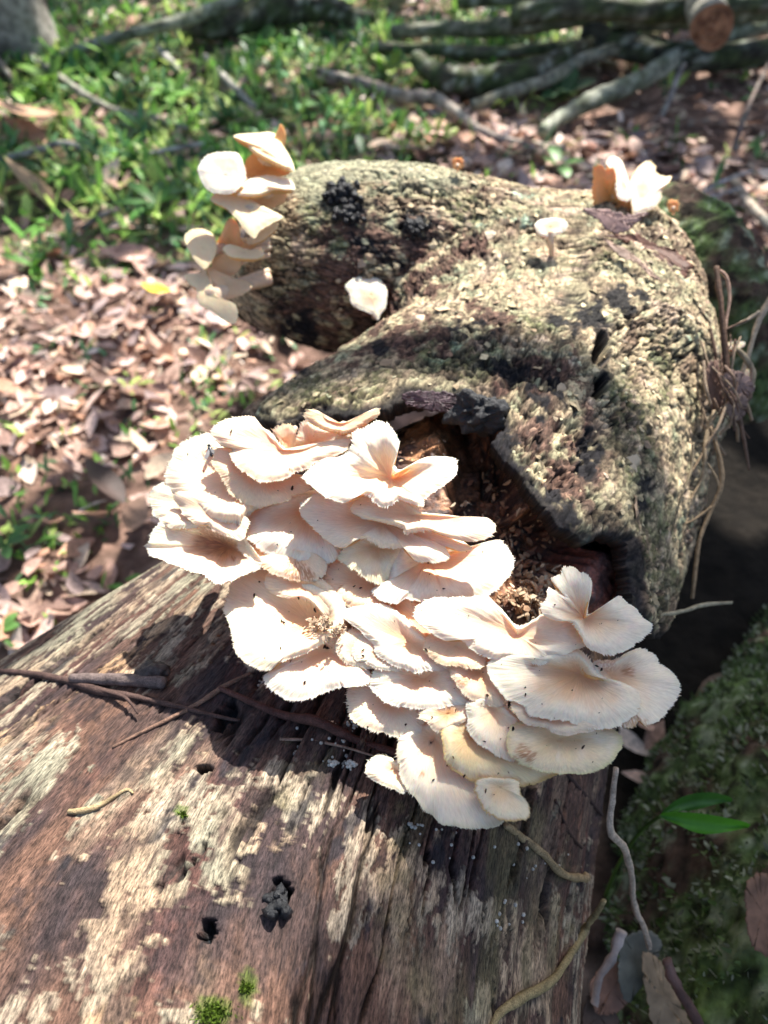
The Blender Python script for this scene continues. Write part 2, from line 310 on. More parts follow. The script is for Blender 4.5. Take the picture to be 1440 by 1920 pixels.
# the side limb
th = np.linspace(math.radians(-110), math.radians(215), 440)[None, :]
x, yc, zc, r = [STUBC[:, k][:, None] for k in range(4)]
P = np.stack([x+0*th+.02*np.sin(th)*(x < -.05)*0, yc+r*np.cos(th)*1.05, zc+r*np.sin(th)], -1); P = P+np.array([1, 0, 0])*(.030*np.sin(th)*ss(.02, -.13, x))[..., None]
N = normals(P)
if N[180, 250, 2] < 0: N = -N
s, u = arc(P)
D = bark_disp(P, s, u, 200); Pl = P+N*D[0][..., None]*.9; C, px, py = bark_color(P, *D)
pale = ells(px, py, [(720, 310, 170, 40, 8), (600, 330, 60, 60)], 51, 30); C = mix(C, (.36, .36, .24), pale*.75)
under = ss(.37, .31, P[..., 2]+.02*det[:360, :440]); C = mix(C, (.045, .03, .022), under*.8)  # limb underside darkened in its colour, painting in shade
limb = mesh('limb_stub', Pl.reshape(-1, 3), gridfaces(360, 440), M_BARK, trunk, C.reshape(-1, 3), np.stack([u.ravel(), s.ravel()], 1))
tag(limb, 'broken side limb with pale smooth bark on top, reaching out to the left')
# its broken end
e = Pl[0]; cen = e.mean(0)+np.array([-.004, 0, 0]); k = np.linspace(0, 1, 24)[:, None, None]
E = e[None]*(1-k)+cen*k; E = E+np.array([-1, 0, 0])*(.006*fbm(E[..., 0]*60, E[..., 1]*60, E[..., 2]*60, 4, 55)*np.sin(k[..., 0]*3.1))[..., None]
CE = mix((.14, .08, .05), (.05, .03, .025), ss(-.3, .3, fbm(E[..., 0]*0, E[..., 1]*50, E[..., 2]*50, 3, 56)))
mesh('limb_end', E.reshape(-1, 3), gridfaces(24, 440), M_CORE, trunk, CE.reshape(-1, 3))
LB_P, LB_N, LB_C = Pl, N, C

# rotten heart of the trunk, seen in the break
CORE = crom([(.19, .03, .20, .12, .09, .10), (.215, .03, .225, .14, .115, .145), (.24, .035, .235, .15, .12, .163), (.27, .045, .245, .15, .125, .167), (.30, .055, .25, .15, .13, .176), (.34, .07, .25, .16, .13, .180), (.38, .09, .25, .15, .14, .176), (.46, .12, .25, .1, .13, .16)], 240)
P = loft_y(CORE, 300, math.radians(-10), math.radians(190)); N = normals(P)
if N[120, 150, 2] < 0: N = -N
s, u = arc(P); px, py, dd = proj(P)
a = fbm(P[..., 0]*40, P[..., 1]*40, P[..., 2]*40, 5, 61, .6); f = fbm(u*160, s*20, 0, 4, 62); b = fbm(P[..., 0]*120, P[..., 1]*120, P[..., 2]*120, 4, 63, .6)
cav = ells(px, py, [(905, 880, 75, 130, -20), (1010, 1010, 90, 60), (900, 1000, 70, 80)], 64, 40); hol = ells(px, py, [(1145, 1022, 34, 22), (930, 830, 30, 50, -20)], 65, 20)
plank = ells(px, py, [(1130, 1080, 75, 90)], 66, 14)
h = .007*a+.003*b-.032*cav-.02*hol+plank*(.010+.003*f)
Pc = P+N*h[..., None]
C = mix((.46, .22, .10), (.09, .04, .028), ss(-.2, .15, a)); C = mix(C, (.035, .022, .022), ss(.05, .3, b+.2*a)); C = mix(C, (.60, .36, .22), ss(.2, .45, -b)*.8)
C = mix(C, mix((.26, .085, .06), (.07, .04, .045), ss(-.2, .25, f)), plank*.95); C = mix(C, (.62, .30, .13), ells(px, py, [(770, 800, 110, 45, 10)], 67, 30)*ss(-.3, .1, a+.5*b)*.85); C = mix(C, (.03, .018, .015), cav*.6); C = mix(C, (.01, .008, .008), hol)  # orange wood under the lip brightened in colour in place of sunlight
core = mesh('rotten_core', Pc.reshape(-1, 3), gridfaces(240, 300), M_CORE, trunk, C.reshape(-1, 3), np.stack([u.ravel(), s.ravel()], 1))
tag(core, 'dark reddish rotten heartwood exposed under the broken bark')

def bvh(P, F): return BVHTree.FromPolygons([tuple(p) for p in P], [tuple(int(i) for i in f) for f in F])
def sub(P, st): Q = P[::st, ::st]; return bvh(Q.reshape(-1, 3).tolist(), gridfaces(*Q.shape[:2]).tolist())
BV_BARE = sub(Pw, 4); BV_CORE = sub(Pc, 3); BV_LIMB = sub(Pl, 4)
Q = BK_P[::4, ::4]; KQ = BK_K[::4, ::4]; kk = KQ[:-1, :-1] & KQ[1:, 1:]
BV_BARK = bvh(Q.reshape(-1, 3).tolist(), gridfaces(*Q.shape[:2]).reshape(Q.shape[0]-1, Q.shape[1]-1, 4)[kk].tolist())
def hit(px, py, trees=None, k=0):
    d = ray(px, py); d = d/np.linalg.norm(d); best = None
    for t in (trees or (BV_BARE, BV_CORE, BV_LIMB, BV_BARK)):
        r = t.ray_cast(Vector(CAM), Vector(d))
        if r[0] is not None and (best is None or r[3] < best[1]): best = (r[0], r[3], r[1])
    if best is None:
        return hit(px, py-8, trees, k+1) if trees is None and k < 8 else None
    n = np.array(best[2]); n = n if n@d < 0 else -n
    return np.array(best[0]), n
def depth(P): return float((np.array(P)-CAM)@FWD)

# loose flakes of bark and lichen, crisp little plates that lift off the surface
def flakes(P, N, C, ok, n, smin, smax, lift, seed, elong=1.0, tilt=.35):
    rg = np.random.default_rng(seed); idx = np.argwhere(ok); idx = idx[rg.integers(0, len(idx), n)]
    p = P[idx[:, 0], idx[:, 1]]; nn = N[idx[:, 0], idx[:, 1]]; c = C[idx[:, 0], idx[:, 1]]
    nn = nn+rg.normal(0, tilt*.5, nn.shape); nn /= np.linalg.norm(nn, axis=1, keepdims=True)
    t = np.cross(nn, rg.normal(size=nn.shape)); t /= np.linalg.norm(t, axis=1, keepdims=True); b = np.cross(nn, t)
    S = smin+(smax-smin)*rg.random(n)**2.2; k = 7; a = (np.arange(k)[None]+rg.random((n, k))*.6)/k*2*np.pi; r = S[:, None]*(.55+.6*rg.random((n, k)))
    rim = p[:, None]+t[:, None]*(r*np.cos(a)*elong)[..., None]+b[:, None]*(r*np.sin(a))[..., None]+nn[:, None]*(lift*.35+S[:, None]*.25*rg.normal(0, .6, (n, k)))[..., None]
    cen = p+nn*(lift*(.8+.5*rg.random(n)))[:, None]
    V = np.concatenate([cen[:, None], rim], 1).reshape(-1, 3); base = (np.arange(n)*(k+1))[:, None, None]
    F = np.stack([np.zeros(k, int), 1+np.arange(k), 1+(np.arange(k)+1) % k], 1)[None]+base
    return V, F.reshape(-1, 3), c, k
def _pass(): pass
def flake_obj(name, V, F, cc, k, parent, mat, rg, tints, amt, label):
    n = len(cc); tn = np.array(tints)[rg.integers(0, len(tints), n)]; col = cc*(1-amt)+tn*amt; col = col*(.7+.6*rg.random((n, 1)))
    o = mesh(name, V, F, mat, parent, np.repeat(col, k+1, 0), smooth=False); return tag(o, label, kind='stuff')
rg = np.random.default_rng(3)
pxb, pyb, _ = proj(BK_P); ok = BK_K & (pxb > 380) & (pxb < 1420) & (pyb > 200) & (pyb < 1250) & (BK_C.sum(-1) > .3) & (BK_bd > 14)
V, F, c, k = flakes(BK_P, BK_N, BK_C, ok, 3000, .0007, .0034, .0004, 31, tilt=.2)
flake_obj('bark_flakes', V, F, c, k, trunk, M_BARK, rg, [(.78, .64, .40), (.62, .52, .34), (.44, .28, .18), (.46, .48, .32)], .5, 'small lifting flakes of bark and lichen on the trunk')
V, F, c, k = flakes(BK_P, BK_N, BK_C, ok, 420, .0025, .0065, .0010, 35, elong=1.0, tilt=.42)
flake_obj('bark_scales', V, F, c, k, trunk, M_BARK, rg, [(.62, .50, .32), (.46, .38, .24), (.36, .24, .17), (.52, .42, .32)], .6, 'larger curled scales of bark on the trunk')
pxl, pyl, _ = proj(LB_P); ok = (LB_C.sum(-1) > .3) & (pyl > 200) & (pxl > 420)
V, F, c, k = flakes(LB_P, LB_N, LB_C, ok & (pxl > 620), 1200, .0007, .0034, .0004, 32, tilt=.2)
flake_obj('bark_flakes', V, F, c, k, trunk, M_BARK, rg, [(.78, .64, .40), (.62, .52, .34), (.44, .28, .18), (.46, .48, .32)], .5, 'small lifting flakes of bark and lichen on the side limb')

V, F, c, k = flakes(LB_P, LB_N, LB_C, ok & (pxl > 640) & (pyl > 340), 200, .0025, .006, .0010, 36, tilt=.42)
flake_obj('bark_scales', V, F, c, k, trunk, M_BARK, rg, [(.62, .50, .32), (.46, .38, .24), (.36, .24, .17), (.52, .42, .32)], .6, 'larger curled scales of bark on the side limb')

# ------------------------------------------------------------------ mushrooms
TILE = {1: (260, 760, 3.6), 2: (560, 760, 3.6), 3: (400, 1040, 3.6), 4: (640, 1100, 3.6), 5: (900, 1020, 3.6), 6: (660, 1240, 3.6), 7: (300, 220, 3.0), 8: (960, 260, 3.0)}
def tp(t, P): ox, oy, k = TILE[t]; return [(ox+x/k, oy+y/k) for x, y in P]
CAPS = []
SPECK_TARGETS = []
def mushroom(tile, poly, att, zA=None, dA=None, n=(0, -.2, .98), funnel=.003, droop=.002, wave=.002, nw=5, tint=0, core=0, edgecol=None, label='', group='shelf mushrooms of the big cluster', stem=None, flesh=None, to=None, name='mushroom', thick=.0022, teeth=1.0, spots=(), na=340, base=None):
    rg = np.random.default_rng(len(CAPS)+11); P2 = np.array(tp(tile, poly)); A2 = np.array(tp(tile, [att]))[0]
    R = crom(P2, na, True); A = atz(A2[0], A2[1], zA) if zA is not None else at(A2[0], A2[1], dA)
    n = np.array(n, float); n /= np.linalg.norm(n); rr = np.concatenate([np.linspace(0, .8, 13)[1:], [.87, .92, .955, .98, 1.0]])
    th = np.linspace(0, 2*np.pi, na, endpoint=False)
    sz = min(1, np.linalg.norm(R-A2, axis=1).mean()/FPX*.4/.030); wave *= sz; funnel *= min(1, sz*1.2); droop *= sz
    T = R-A2; L = np.linalg.norm(T, axis=1, keepdims=True); q3 = np.arange(na) % 2; tl = rg.random(na)**1.4; tooth = np.where(q3 == 1, .15+tl, -.25)+rg.normal(0, .2, na)
    lowf = fbm(np.cos(th)*3.2, np.sin(th)*3.2, len(CAPS)*3.1, 3, 5)
    R = R+T/np.maximum(L, 1)*(3.2*lowf+2.6*fbm(np.cos(th)*13, np.sin(th)*13, len(CAPS)*4.7, 3, 6))[:, None]*teeth; TO = T/np.maximum(L, 1)*(3.6*tooth*teeth*(.45+.9*ss(-.3, .3, fbm(np.cos(th)*6, np.sin(th)*6, len(CAPS)*1.7, 3, 12))))[:, None]
    # surface: lerp towards the rim, intersect with the warped cap plane
    def plane(P2d, h):
        d = ray(P2d[..., 0], P2d[..., 1]); a = A+n*h[..., None]; t = ((a-CAM)@n)/(d@n); return CAM+d*t[..., None]
    r = rr[:, None]; G = A2+(R-A2)[None]*r[..., None]+TO[None]*ss(.93, 1, r)[..., None]
    ph = rg.random(3)*6.28
    wv = wave*.75*(np.sin(2*th+ph[0])+.7*np.sin(3*th+ph[1])+.3*np.sin(nw*th+ph[2]))*ss(.2, 1, rr)[:, None]
    H = -funnel*(1-ss(0, .75, r))+0*th-droop*ss(.72, 1, r)**1.5+wv
    stri = fbm(np.cos(th)*26, np.sin(th)*26, len(CAPS), 3, 9)[None]*ss(.25, .9, r); H = H+.00016*stri+.0007*fbm(G[..., 0]*.03, G[..., 1]*.03, len(CAPS)*2., 3, 4)
    top = plane(G, H); top0 = plane(A2[None], np.array([H[0].mean()-.0006]))
    m_ = len(rr); w3 = np.linalg.norm(top[-1]-top0, axis=1).mean(); tk = thick*(1+1.6*(1-r))
    tb_ = top-n*(tk*ss(1.02, .90, r)+.00025)[..., None]; bsel = [0, 3, 6, 9, 12, 14, m_-1]; bot = tb_[bsel]; bot0 = top0-n*thick*2.6
    m = len(rr); mb = len(bot); V = np.concatenate([top0, top.reshape(-1, 3), bot[::-1].reshape(-1, 3), bot0])
    ring = gridfaces(m+mb, na, True)+1; j = np.arange(na); j2 = (j+1) % na
    F1 = np.stack([0*j, 1+j2, 1+j], 1); last = 1+(m+mb-1)*na; F2 = np.stack([0*j+len(V)-1, last+j, last+j2], 1)
    # colour: white towards the rim, peach in the middle, ochre where old
    white = np.array([.95, .83, .66]); peach = np.array([.95, .64, .38]); deep = np.array([.72, .36, .15]); yel = np.array([.84, .68, .36])
    nz = fbm(G[..., 0]*.025, G[..., 1]*.025, len(CAPS)*7., 4, 3); st = stri
    c = mix(peach, white, np.clip(ss(.0, .8, r+.25*nz+.08*st)+0*th, 0, 1)); c = mix(c, peach, np.clip(tint, 0, 1)*.8+0*r+0*th)  # peach also paints in the warm light bounced between shaded caps
    if tint < 0: c = mix(c, yel, min(1, -tint)*ss(.5, 0, nz*.6+.0)+0*th)
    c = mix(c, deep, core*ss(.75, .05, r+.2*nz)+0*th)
    c = mix(c, np.array([.62, .36, .20]), ss(.35, .6, fbm(G[..., 0]*.09, G[..., 1]*.09, len(CAPS)*5., 3, 8))*.18)
    if flesh is not None: c = mix(c, np.array(flesh)*(1+.15*st)[..., None], .8+0*r+0*th)
    if edgecol is not None: c = mix(c, edgecol, ss(.90, 1.0, r+.05*nz)*.8+0*th)
    for (sx, sy, sr, sc) in spots:
        g = np.hypot(G[..., 0]-TILE[tile][0]-sx/TILE[tile][2], G[..., 1]-TILE[tile][1]-sy/TILE[tile][2])*TILE[tile][2]
        c = mix(c, sc, ss(sr, sr*.4, g+.5*sr*fbm(G[..., 0]*.12, G[..., 1]*.12, 3, 3, 8)-0)*.8*ss(-.3, .2, fbm(G[..., 0]*.3, G[..., 1]*.3, 8, 2, 8)+.1))
    cb = np.tile(np.array([.88, .48, .20]) if base is None else np.array(base), (mb, na, 1))*(1+.12*np.tile(stri[-1], (mb, 1)))[..., None]  # orange underside colour paints in the backlit glow between tiers
    C = np.concatenate([c[0].mean(0)[None], c.reshape(-1, 3), cb.reshape(-1, 3), cb[0, :1]])
    uvt = np.stack([np.tile(th/6.2832, (m, 1)), np.tile(r, (1, na))], -1)
    UV = np.concatenate([[[0, 0]], uvt.reshape(-1, 2), uvt[bsel][::-1].reshape(-1, 2), [[0, 0]]])
    root = empty(name, A, label, 'mushroom', group)
    if to is not None:
        e = at(max(to[0], A2[0]+10), A2[1]*.75+to[1]*.25, .615); stem = [A-n*(thick+.002), (A+e)/2+[0, .006, -.003], e]
    F4 = ring
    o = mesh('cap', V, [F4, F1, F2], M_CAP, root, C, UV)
    # stem
    sp = stem if stem is not None else [A-n*(funnel+.009), A-n*(funnel+.016)+np.array([0, .006, 0]), A-n*(funnel+.028)+np.array([0, .018, -.006])]
    tube_mesh('stem', sp, [min(.009, w3*.30), min(.007, w3*.22), min(.007, w3*.22)] if stem is None or len(sp) == 3 else [w3*.3]*len(sp), M_STEM, root)
    CAPS.append((root, top, n, A2)); return root
def tube_mesh(name, pts, rad, mat, parent=None, seg=10, rough=.0, col=None, res=6, seed=1, link=True, smooth=True):
    pts = np.array(pts, float); rad = np.array(rad, float); n = max(4, res*(len(pts)-1)+1)
    C = crom(np.concatenate([pts, rad[:, None]], 1), n); P = C[:, :3]; r = np.maximum(C[:, 3], 1e-4)
    T = np.gradient(P, axis=0); T /= np.maximum(np.linalg.norm(T, axis=1, keepdims=True), 1e-9)
    ref = np.array([.13, .21, .97]) if abs(T[:, 2]).mean() < .8 else np.array([.97, .13, .21])
    A = np.cross(T, ref); A /= np.linalg.norm(A, axis=1, keepdims=True); B = np.cross(T, A)
    a = np.linspace(0, 2*np.pi, seg, endpoint=False)
    rr = r[:, None]*(1+rough*fbm(np.cos(a)[None]*1.5+seed, np.sin(a)[None]*1.5, np.linspace(0, n/3, n)[:, None], 3, seed))
    G = P[:, None]+A[:, None]*(rr*np.cos(a))[..., None]+B[:, None]*(rr*np.sin(a))[..., None]
    V = np.concatenate([G.reshape(-1, 3), P[:1]-T[:1]*r[0]*.3, P[-1:]+T[-1:]*r[-1]*.3]); j = np.arange(seg); j2 = (j+1) % seg; k = n*seg
    F = [gridfaces(n, seg, True)[:, ::-1], np.stack([0*j+k, j, j2], 1), np.stack([0*j+k+1, (n-1)*seg+j2, (n-1)*seg+j], 1)]
    if col is not None:
        c = np.array(col(G) if callable(col) else np.tile(col, (n, seg, 1))); cc = np.concatenate([c.reshape(-1, 3), c[0, :1], c[-1, :1]])
    else: cc = None
    return mesh(name, V, F, mat, parent, cc, smooth=smooth, link=link)
def Z(layer): return .478-.0085*layer
OC = (.62, .36, .10); BR = (.50, .22, .10)
mushroom(1, [(490,185),(500,150),(560,105),(650,82),(765,75),(800,100),(835,145),(880,170),(910,205),(985,290),(1030,300),(1140,295),(1300,245),(1435,215),(1425,260),(1390,310),(1300,350),(1210,375),(1130,430),(1060,455),(990,495),(900,520),(820,520),(740,475),(650,400),(620,340),(640,300),(610,285),(550,265),(510,220)], (950,300), Z(0), n=(-.05,-.25,.95), wave=.0015, tint=.5, label='cream mushroom with a deep side fold, highest at the left of the big cluster')
mushroom(2, [(35,70),(60,35),(120,30),(150,75),(200,100),(280,115),(370,100),(440,60),(500,25),(540,25),(535,60),(480,105),(400,160),(330,180),(240,175),(150,150),(80,110)], (290,125), Z(-1.2), n=(0,-.5,.85), funnel=.001, droop=.004, tint=1, thick=.004, label='narrow peach coloured mushroom lip curled like a smile under the black bark edge')
mushroom(1, [(1020,295),(1075,200),(1090,130),(1130,105),(1180,130),(1300,160),(1440,150),(1450,225),(1300,255),(1150,300)], (1160,250), Z(.9), n=(0,-.75,.65), funnel=.003, wave=.001, label='small lilac white mushroom lobe standing behind the folded cream one')
mushroom(1, [(905,175),(930,150),(990,130),(1030,140),(1060,200),(1040,300),(985,300),(940,230)], (990,250), Z(.6), n=(0,-.75,.65), funnel=.001, tint=.6, label='tiny crumpled peach mushroom touching the black bark edge at the left')
mushroom(2, [(25,490),(50,450),(110,400),(180,360),(260,345),(330,315),(360,280),(375,180),(440,150),(520,100),(600,130),(650,185),(680,260),(660,330),(640,390),(670,430),(700,430),(820,365),(900,345),(1050,355),(1065,420),(1060,470),(1000,530),(910,590),(850,640),(840,685),(740,660),(680,640),(620,680),(550,690),(510,650),(470,610),(400,600),(350,640),(300,660),(220,640),(150,600),(80,540)], (620,490), Z(0), n=(0,-.30,.93), funnel=.012, wave=.003, nw=4, label='brilliant white funnel shaped mushroom with an upright lobe, in the sun beside the hollow')
mushroom(2, [(340,700),(400,640),(450,590),(560,560),(700,600),(850,715),(980,735),(1100,750),(1200,755),(1270,760),(1330,820),(1290,890),(1200,918),(1100,910),(1000,885),(900,850),(800,850),(730,865),(690,825),(600,800),(500,775),(420,760)], (760,740), Z(1.3), n=(-.1,-.30,.95), tint=.5, wave=.001, label='peach mushroom ending in a long white arm that points right to the hollow')
mushroom(2, [(10,680),(40,640),(110,605),(200,590),(360,600),(600,680),(760,740),(900,830),(1040,880),(1165,960),(1100,985),(1020,960),(985,955),(1020,1020),(970,1060),(850,1060),(780,1045),(760,985),(700,965),(570,960),(500,930),(440,905),(370,915),(320,955),(260,950),(190,910),(130,860),(60,790),(15,740)], (560,790), Z(2.2), n=(-.06,-.28,.95), core=.25, tint=.3, label='wide mushroom with a torn front edge, directly under the brilliant white funnel')
mushroom(1, [(500,360),(530,290),(640,300),(760,380),(900,460),(1100,470),(1160,560),(1060,600),(1010,640),(900,670),(820,680),(720,665),(650,620),(600,580),(590,540),(540,470),(500,400)], (800,420), Z(1.2), n=(0,-.30,.95), tint=.9, label='peach bowl edged mushroom tucked right under the folded cream one')
mushroom(1, [(180,510),(190,420),(220,360),(240,300),(300,250),(400,200),(480,190),(560,240),(700,400),(900,560),(850,680),(770,710),(700,790),(640,795),(540,785),(430,750),(360,705),(300,670),(250,650),(200,590)], (660,520), Z(2.0), n=(-.22,-.18,.95), funnel=.004, tint=.4, droop=.005, label='large round mushroom with a fly on it, at the upper left of the cluster')
mushroom(1, [(230,610),(270,680),(300,740),(370,790),(430,805),(470,800),(500,840),(560,865),(620,890),(680,910),(715,890),(730,760),(500,650),(300,580)], (520,740), Z(2.9), n=(-.2,-.25,.95), funnel=.001, tint=.5, na=260, label='thin second rim showing below the large round mushroom with the fly')
mushroom(1, [(75,600),(100,560),(160,520),(220,520),(300,600),(400,700),(500,780),(480,815),(400,825),(310,830),(220,830),(170,800),(140,770),(100,740),(80,680)], (400,680), Z(3.4), n=(-.25,-.2,.95), tint=-.25, label='small ivory mushroom at the far left, under the large round one')
mushroom(1, [(45,960),(60,930),(100,850),(150,785),(220,790),(400,790),(560,840),(720,900),(780,980),(830,1060),(800,1110),(760,1125),(690,1150),(640,1180),(540,1205),(480,1180),(420,1140),(300,1100),(200,1065),(130,1030),(90,1025)], (610,950), Z(4.2), n=(-.18,-.22,.95), funnel=.012, droop=-.004, core=.85, tint=-.15, label='mushroom with a reddish brown sunken centre, furthest left and lowest over the bare wood', spots=((640,1030,30,BR),(500,900,160,(.45,.22,.13))))
mushroom(1, [(700,790),(720,750),(770,690),(900,640),(1050,590),(1180,560),(1260,600),(1300,740),(1340,860),(1370,940),(1360,1010),(1330,1040),(1280,1065),(1150,1045),(1060,1040),(960,1040),(880,1010),(820,985),(770,930),(720,890),(705,840)], (1170,700), Z(3.1), n=(0,-.25,.95), funnel=.009, core=.3, label='half shaded mushroom in the middle left with a glaring white front')
mushroom(1, [(670,940),(700,890),(770,900),(900,940),(1050,980),(1200,1000),(1270,1060),(1260,1130),(1190,1185),(1140,1190),(1060,1180),(980,1165),(900,1135),(830,1095),(780,1070),(700,1000)], (1060,980), Z(4.0), n=(0,-.3,.95), tint=.6, spots=((1060,1120,110,BR),(1150,1150,60,BR)), label='mushroom rim stained with rusty spots, below the glaring white front')
mushroom(2, [(265,1040),(290,980),(340,900),(500,880),(640,920),(720,980),(630,1090),(600,1170),(560,1210),(500,1195),(440,1165),(380,1120),(330,1080)], (530,960), Z(3.6), n=(.1,-.35,.9), tint=-.5, core=.3, label='small yellowish wedge mushroom in the centre, under the torn front edge')
mushroom(2, [(500,1260),(510,1230),(590,1190),(590,1090),(620,980),(700,930),(850,940),(1000,940),(1100,960),(1180,945),(1290,915),(1350,910),(1400,950),(1440,1010),(1445,1100),(1400,1180),(1320,1260),(1180,1320),(1120,1335),(1040,1330),(1000,1375),(960,1350),(900,1330),(820,1330),(720,1310),(660,1340),(580,1325),(520,1300)], (880,1030), Z(4.0), n=(.03,-.25,.95), funnel=.009, core=.15, label='broad mushroom whose right end lifts up beside the wood crumbs')
mushroom(3, [(720,180),(760,230),(830,310),(900,350),(1000,375),(1080,390),(1180,415),(1220,440),(1240,520),(1290,580),(1350,590),(1400,600),(1450,620),(1500,560),(1440,430),(1400,330),(1300,230),(1150,150),(1000,90),(850,20),(700,40),(660,120)], (1080,180), Z(4.9), n=(-.05,-.28,.95), tint=.8, core=.3, spots=((850,210,30,BR),), label='long peach mushroom that slants down under the broad central one')
mushroom(4, [(490,180),(520,120),(600,80),(700,70),(830,70),(900,70),(980,60),(1040,110),(1100,170),(1190,265),(1300,220),(1356,182),(1450,160),(1600,200),(1640,312),(1650,392),(1576,427),(1516,462),(1406,457),(1401,502),(1346,527),(1266,512),(1200,520),(1136,492),(1030,487),(956,462),(870,420),(820,370),(770,350),(700,365),(620,320),(540,265),(500,220)], (1190,330), Z(4.7), n=(.04,-.27,.95), funnel=.005, tint=.1, label='very broad white mushroom with a notch that holds wood crumbs')
mushroom(5, [(430,480),(410,420),(445,370),(455,290),(500,310),(545,320),(560,300),(500,270),(490,230),(550,200),(560,160),(620,160),(680,190),(720,200),(755,260),(750,340),(735,400),(735,470),(800,440),(880,385),(940,350),(1000,400),(1060,440),(1100,500),(1160,540),(1150,590),(1090,640),(1040,690),(950,735),(850,750),(760,720),(710,680),(680,610),(620,530),(520,520)], (705,500), Z(3.6), n=(.05,-.33,.93), funnel=.009, wave=.002, label='white butterfly shaped mushroom with a bitten upright lobe, at the upper right')
mushroom(5, [(900,780),(1000,730),(1070,705),(1130,715),(1190,760),(1210,800),(1290,860),(1335,910),(1350,960),(1330,1030),(1280,1110),(1210,1190),(1120,1225),(1080,1195),(1040,1230),(970,1230),(960,1120),(900,1000),(830,920),(760,860),(780,790)], (880,890), Z(5.9), n=(.22,-.2,.95), funnel=.004, spots=((1040,1230,120,(.62,.33,.14)),(995,860,60,BR),(860,820,90,(.7,.45,.3))), label='furthest right mushroom, ribbed white with an orange brown lower corner')
mushroom(5, [(50,860),(60,790),(150,740),(300,740),(420,730),(520,700),(640,690),(700,740),(770,820),(840,900),(950,930),(1070,1000),(1070,1120),(1020,1170),(960,1220),(860,1245),(760,1250),(660,1220),(560,1190),(450,1180),(330,1150),(300,1100),(240,1065),(180,1050),(130,990),(80,930)], (680,880), Z(5.5), n=(.03,-.22,.95), funnel=.011, core=.45, tint=-.1, label='big smooth cream mushroom below the notched broad one, brown in its hollow', spots=((350,830,40,BR),))
mushroom(5, [(210,1070),(300,1050),(450,1100),(700,1150),(790,1240),(700,1275),(650,1280),(580,1295),(480,1265),(450,1240),(370,1230),(290,1205),(240,1150)], (480,1150), Z(6.2), n=(0,-.3,.95), tint=.5, na=260, label='ragged thin mushroom lip peeking below the big smooth cream one')
mushroom(6, [(1060,620),(1060,460),(1180,400),(1330,400),(1500,430),(1650,430),(1764,455),(1827,538),(1794,621),(1711,712),(1579,752),(1414,758),(1308,756),(1188,716),(1120,676)], (1400,520), Z(7.2), n=(.08,-.2,.96), tint=-.55, edgecol=(.75,.66,.34), spots=((1150,610,70,BR),(1200,640,60,BR)), label='pale yellow shelf mushroom at the lower right with a patch of brown dots')
mushroom(6, [(775,380),(770,300),(830,240),(900,240),(1000,270),(1080,340),(1150,420),(1170,530),(1130,590),(1110,650),(1080,680),(1000,650),(920,600),(860,560),(810,510),(775,450)], (960,330), Z(6.9), n=(-.05,-.32,.94), tint=.15, wave=.001, label='finely ribbed bluish white mushroom left of the brown dotted one')
mushroom(6, [(610,490),(640,400),(700,320),(800,330),(900,420),(1000,560),(1150,640),(1280,720),(1400,745),(1330,790),(1240,830),(1130,840),(960,840),(850,815),(760,780),(690,740),(640,690),(620,620)], (800,500), Z(7.7), n=(-.03,-.28,.95), tint=-.8, core=.5, edgecol=OC, label='ochre yellow mushroom low in the cluster with an orange left margin')
mushroom(6, [(305,560),(320,510),(400,440),(480,400),(560,400),(680,470),(760,600),(860,740),(940,880),(1010,1000),(1020,1080),(960,1120),(860,1130),(760,1125),(680,1110),(600,1100),(550,1050),(480,1000),(430,930),(370,860),(320,770),(320,700),(300,640)], (560,520), Z(8.6), n=(-.03,-.22,.95), tint=.1, funnel=.004, edgecol=(.72,.62,.42), label='long tongue shaped mushroom hanging lowest at the bottom of the cluster', spots=((540,545,26,(.3,.2,.16)),(470,760,40,BR)))
mushroom(6, [(830,850),(860,790),(1000,780),(1130,810),(1140,900),(1170,930),(1200,990),(1190,1050),(1130,1080),(1020,1075),(950,1040),(890,1000),(860,940)], (1000,850), Z(8.3), n=(.05,-.28,.95), tint=-.35, edgecol=OC, na=260, label='small mushroom outlined in yellow at the very bottom right of the cluster')
mushroom(6, [(90,720),(110,670),(160,635),(220,640),(290,670),(370,710),(400,780),(400,870),(330,890),(290,870),(230,840),(130,800),(95,760)], (300,740), Z(9.6), n=(-.05,-.2,.95), tint=-.3, core=.2, na=240, label='small dull mushroom at the bottom left, by the end of the brown twig')
mushroom(4, [(40,720),(60,670),(150,600),(300,620),(420,700),(530,800),(560,900),(530,980),(450,1000),(380,1025),(280,990),(180,970),(110,930),(60,880),(40,800)], (340,760), Z(7.9), n=(-.08,-.28,.95), tint=.5, wave=.001, label='pinkish ribbed mushroom resting above the brown twig')
mushroom(4, [(175,660),(200,610),(240,540),(350,500),(500,500),(640,500),(760,520),(820,620),(870,740),(860,790),(760,800),(640,820),(540,830),(450,820),(360,805),(280,770),(220,710)], (560,620), Z(6.7), n=(-.04,-.28,.95), core=.3, label='mushroom with a bluish white sunny patch on its left half, low in the middle')
mushroom(4, [(70,430),(100,370),(140,330),(220,360),(330,440),(420,520),(400,570),(250,560),(210,540),(150,510),(100,500)], (270,460), Z(6.2), n=(-.1,-.28,.95), funnel=0, wave=0, tint=.2, na=240, label='small grey white mushroom lobe dotted with two black specks')
mushroom(4, [(5,200),(60,140),(160,120),(300,120),(420,200),(560,320),(700,420),(770,540),(700,560),(640,570),(560,565),(500,585),(430,560),(340,530),(240,460),(210,390),(150,320),(80,260)], (450,370), Z(5.6), n=(-.05,-.3,.95), core=.4, label='long curved mushroom with a bright rim in the middle of the cluster')
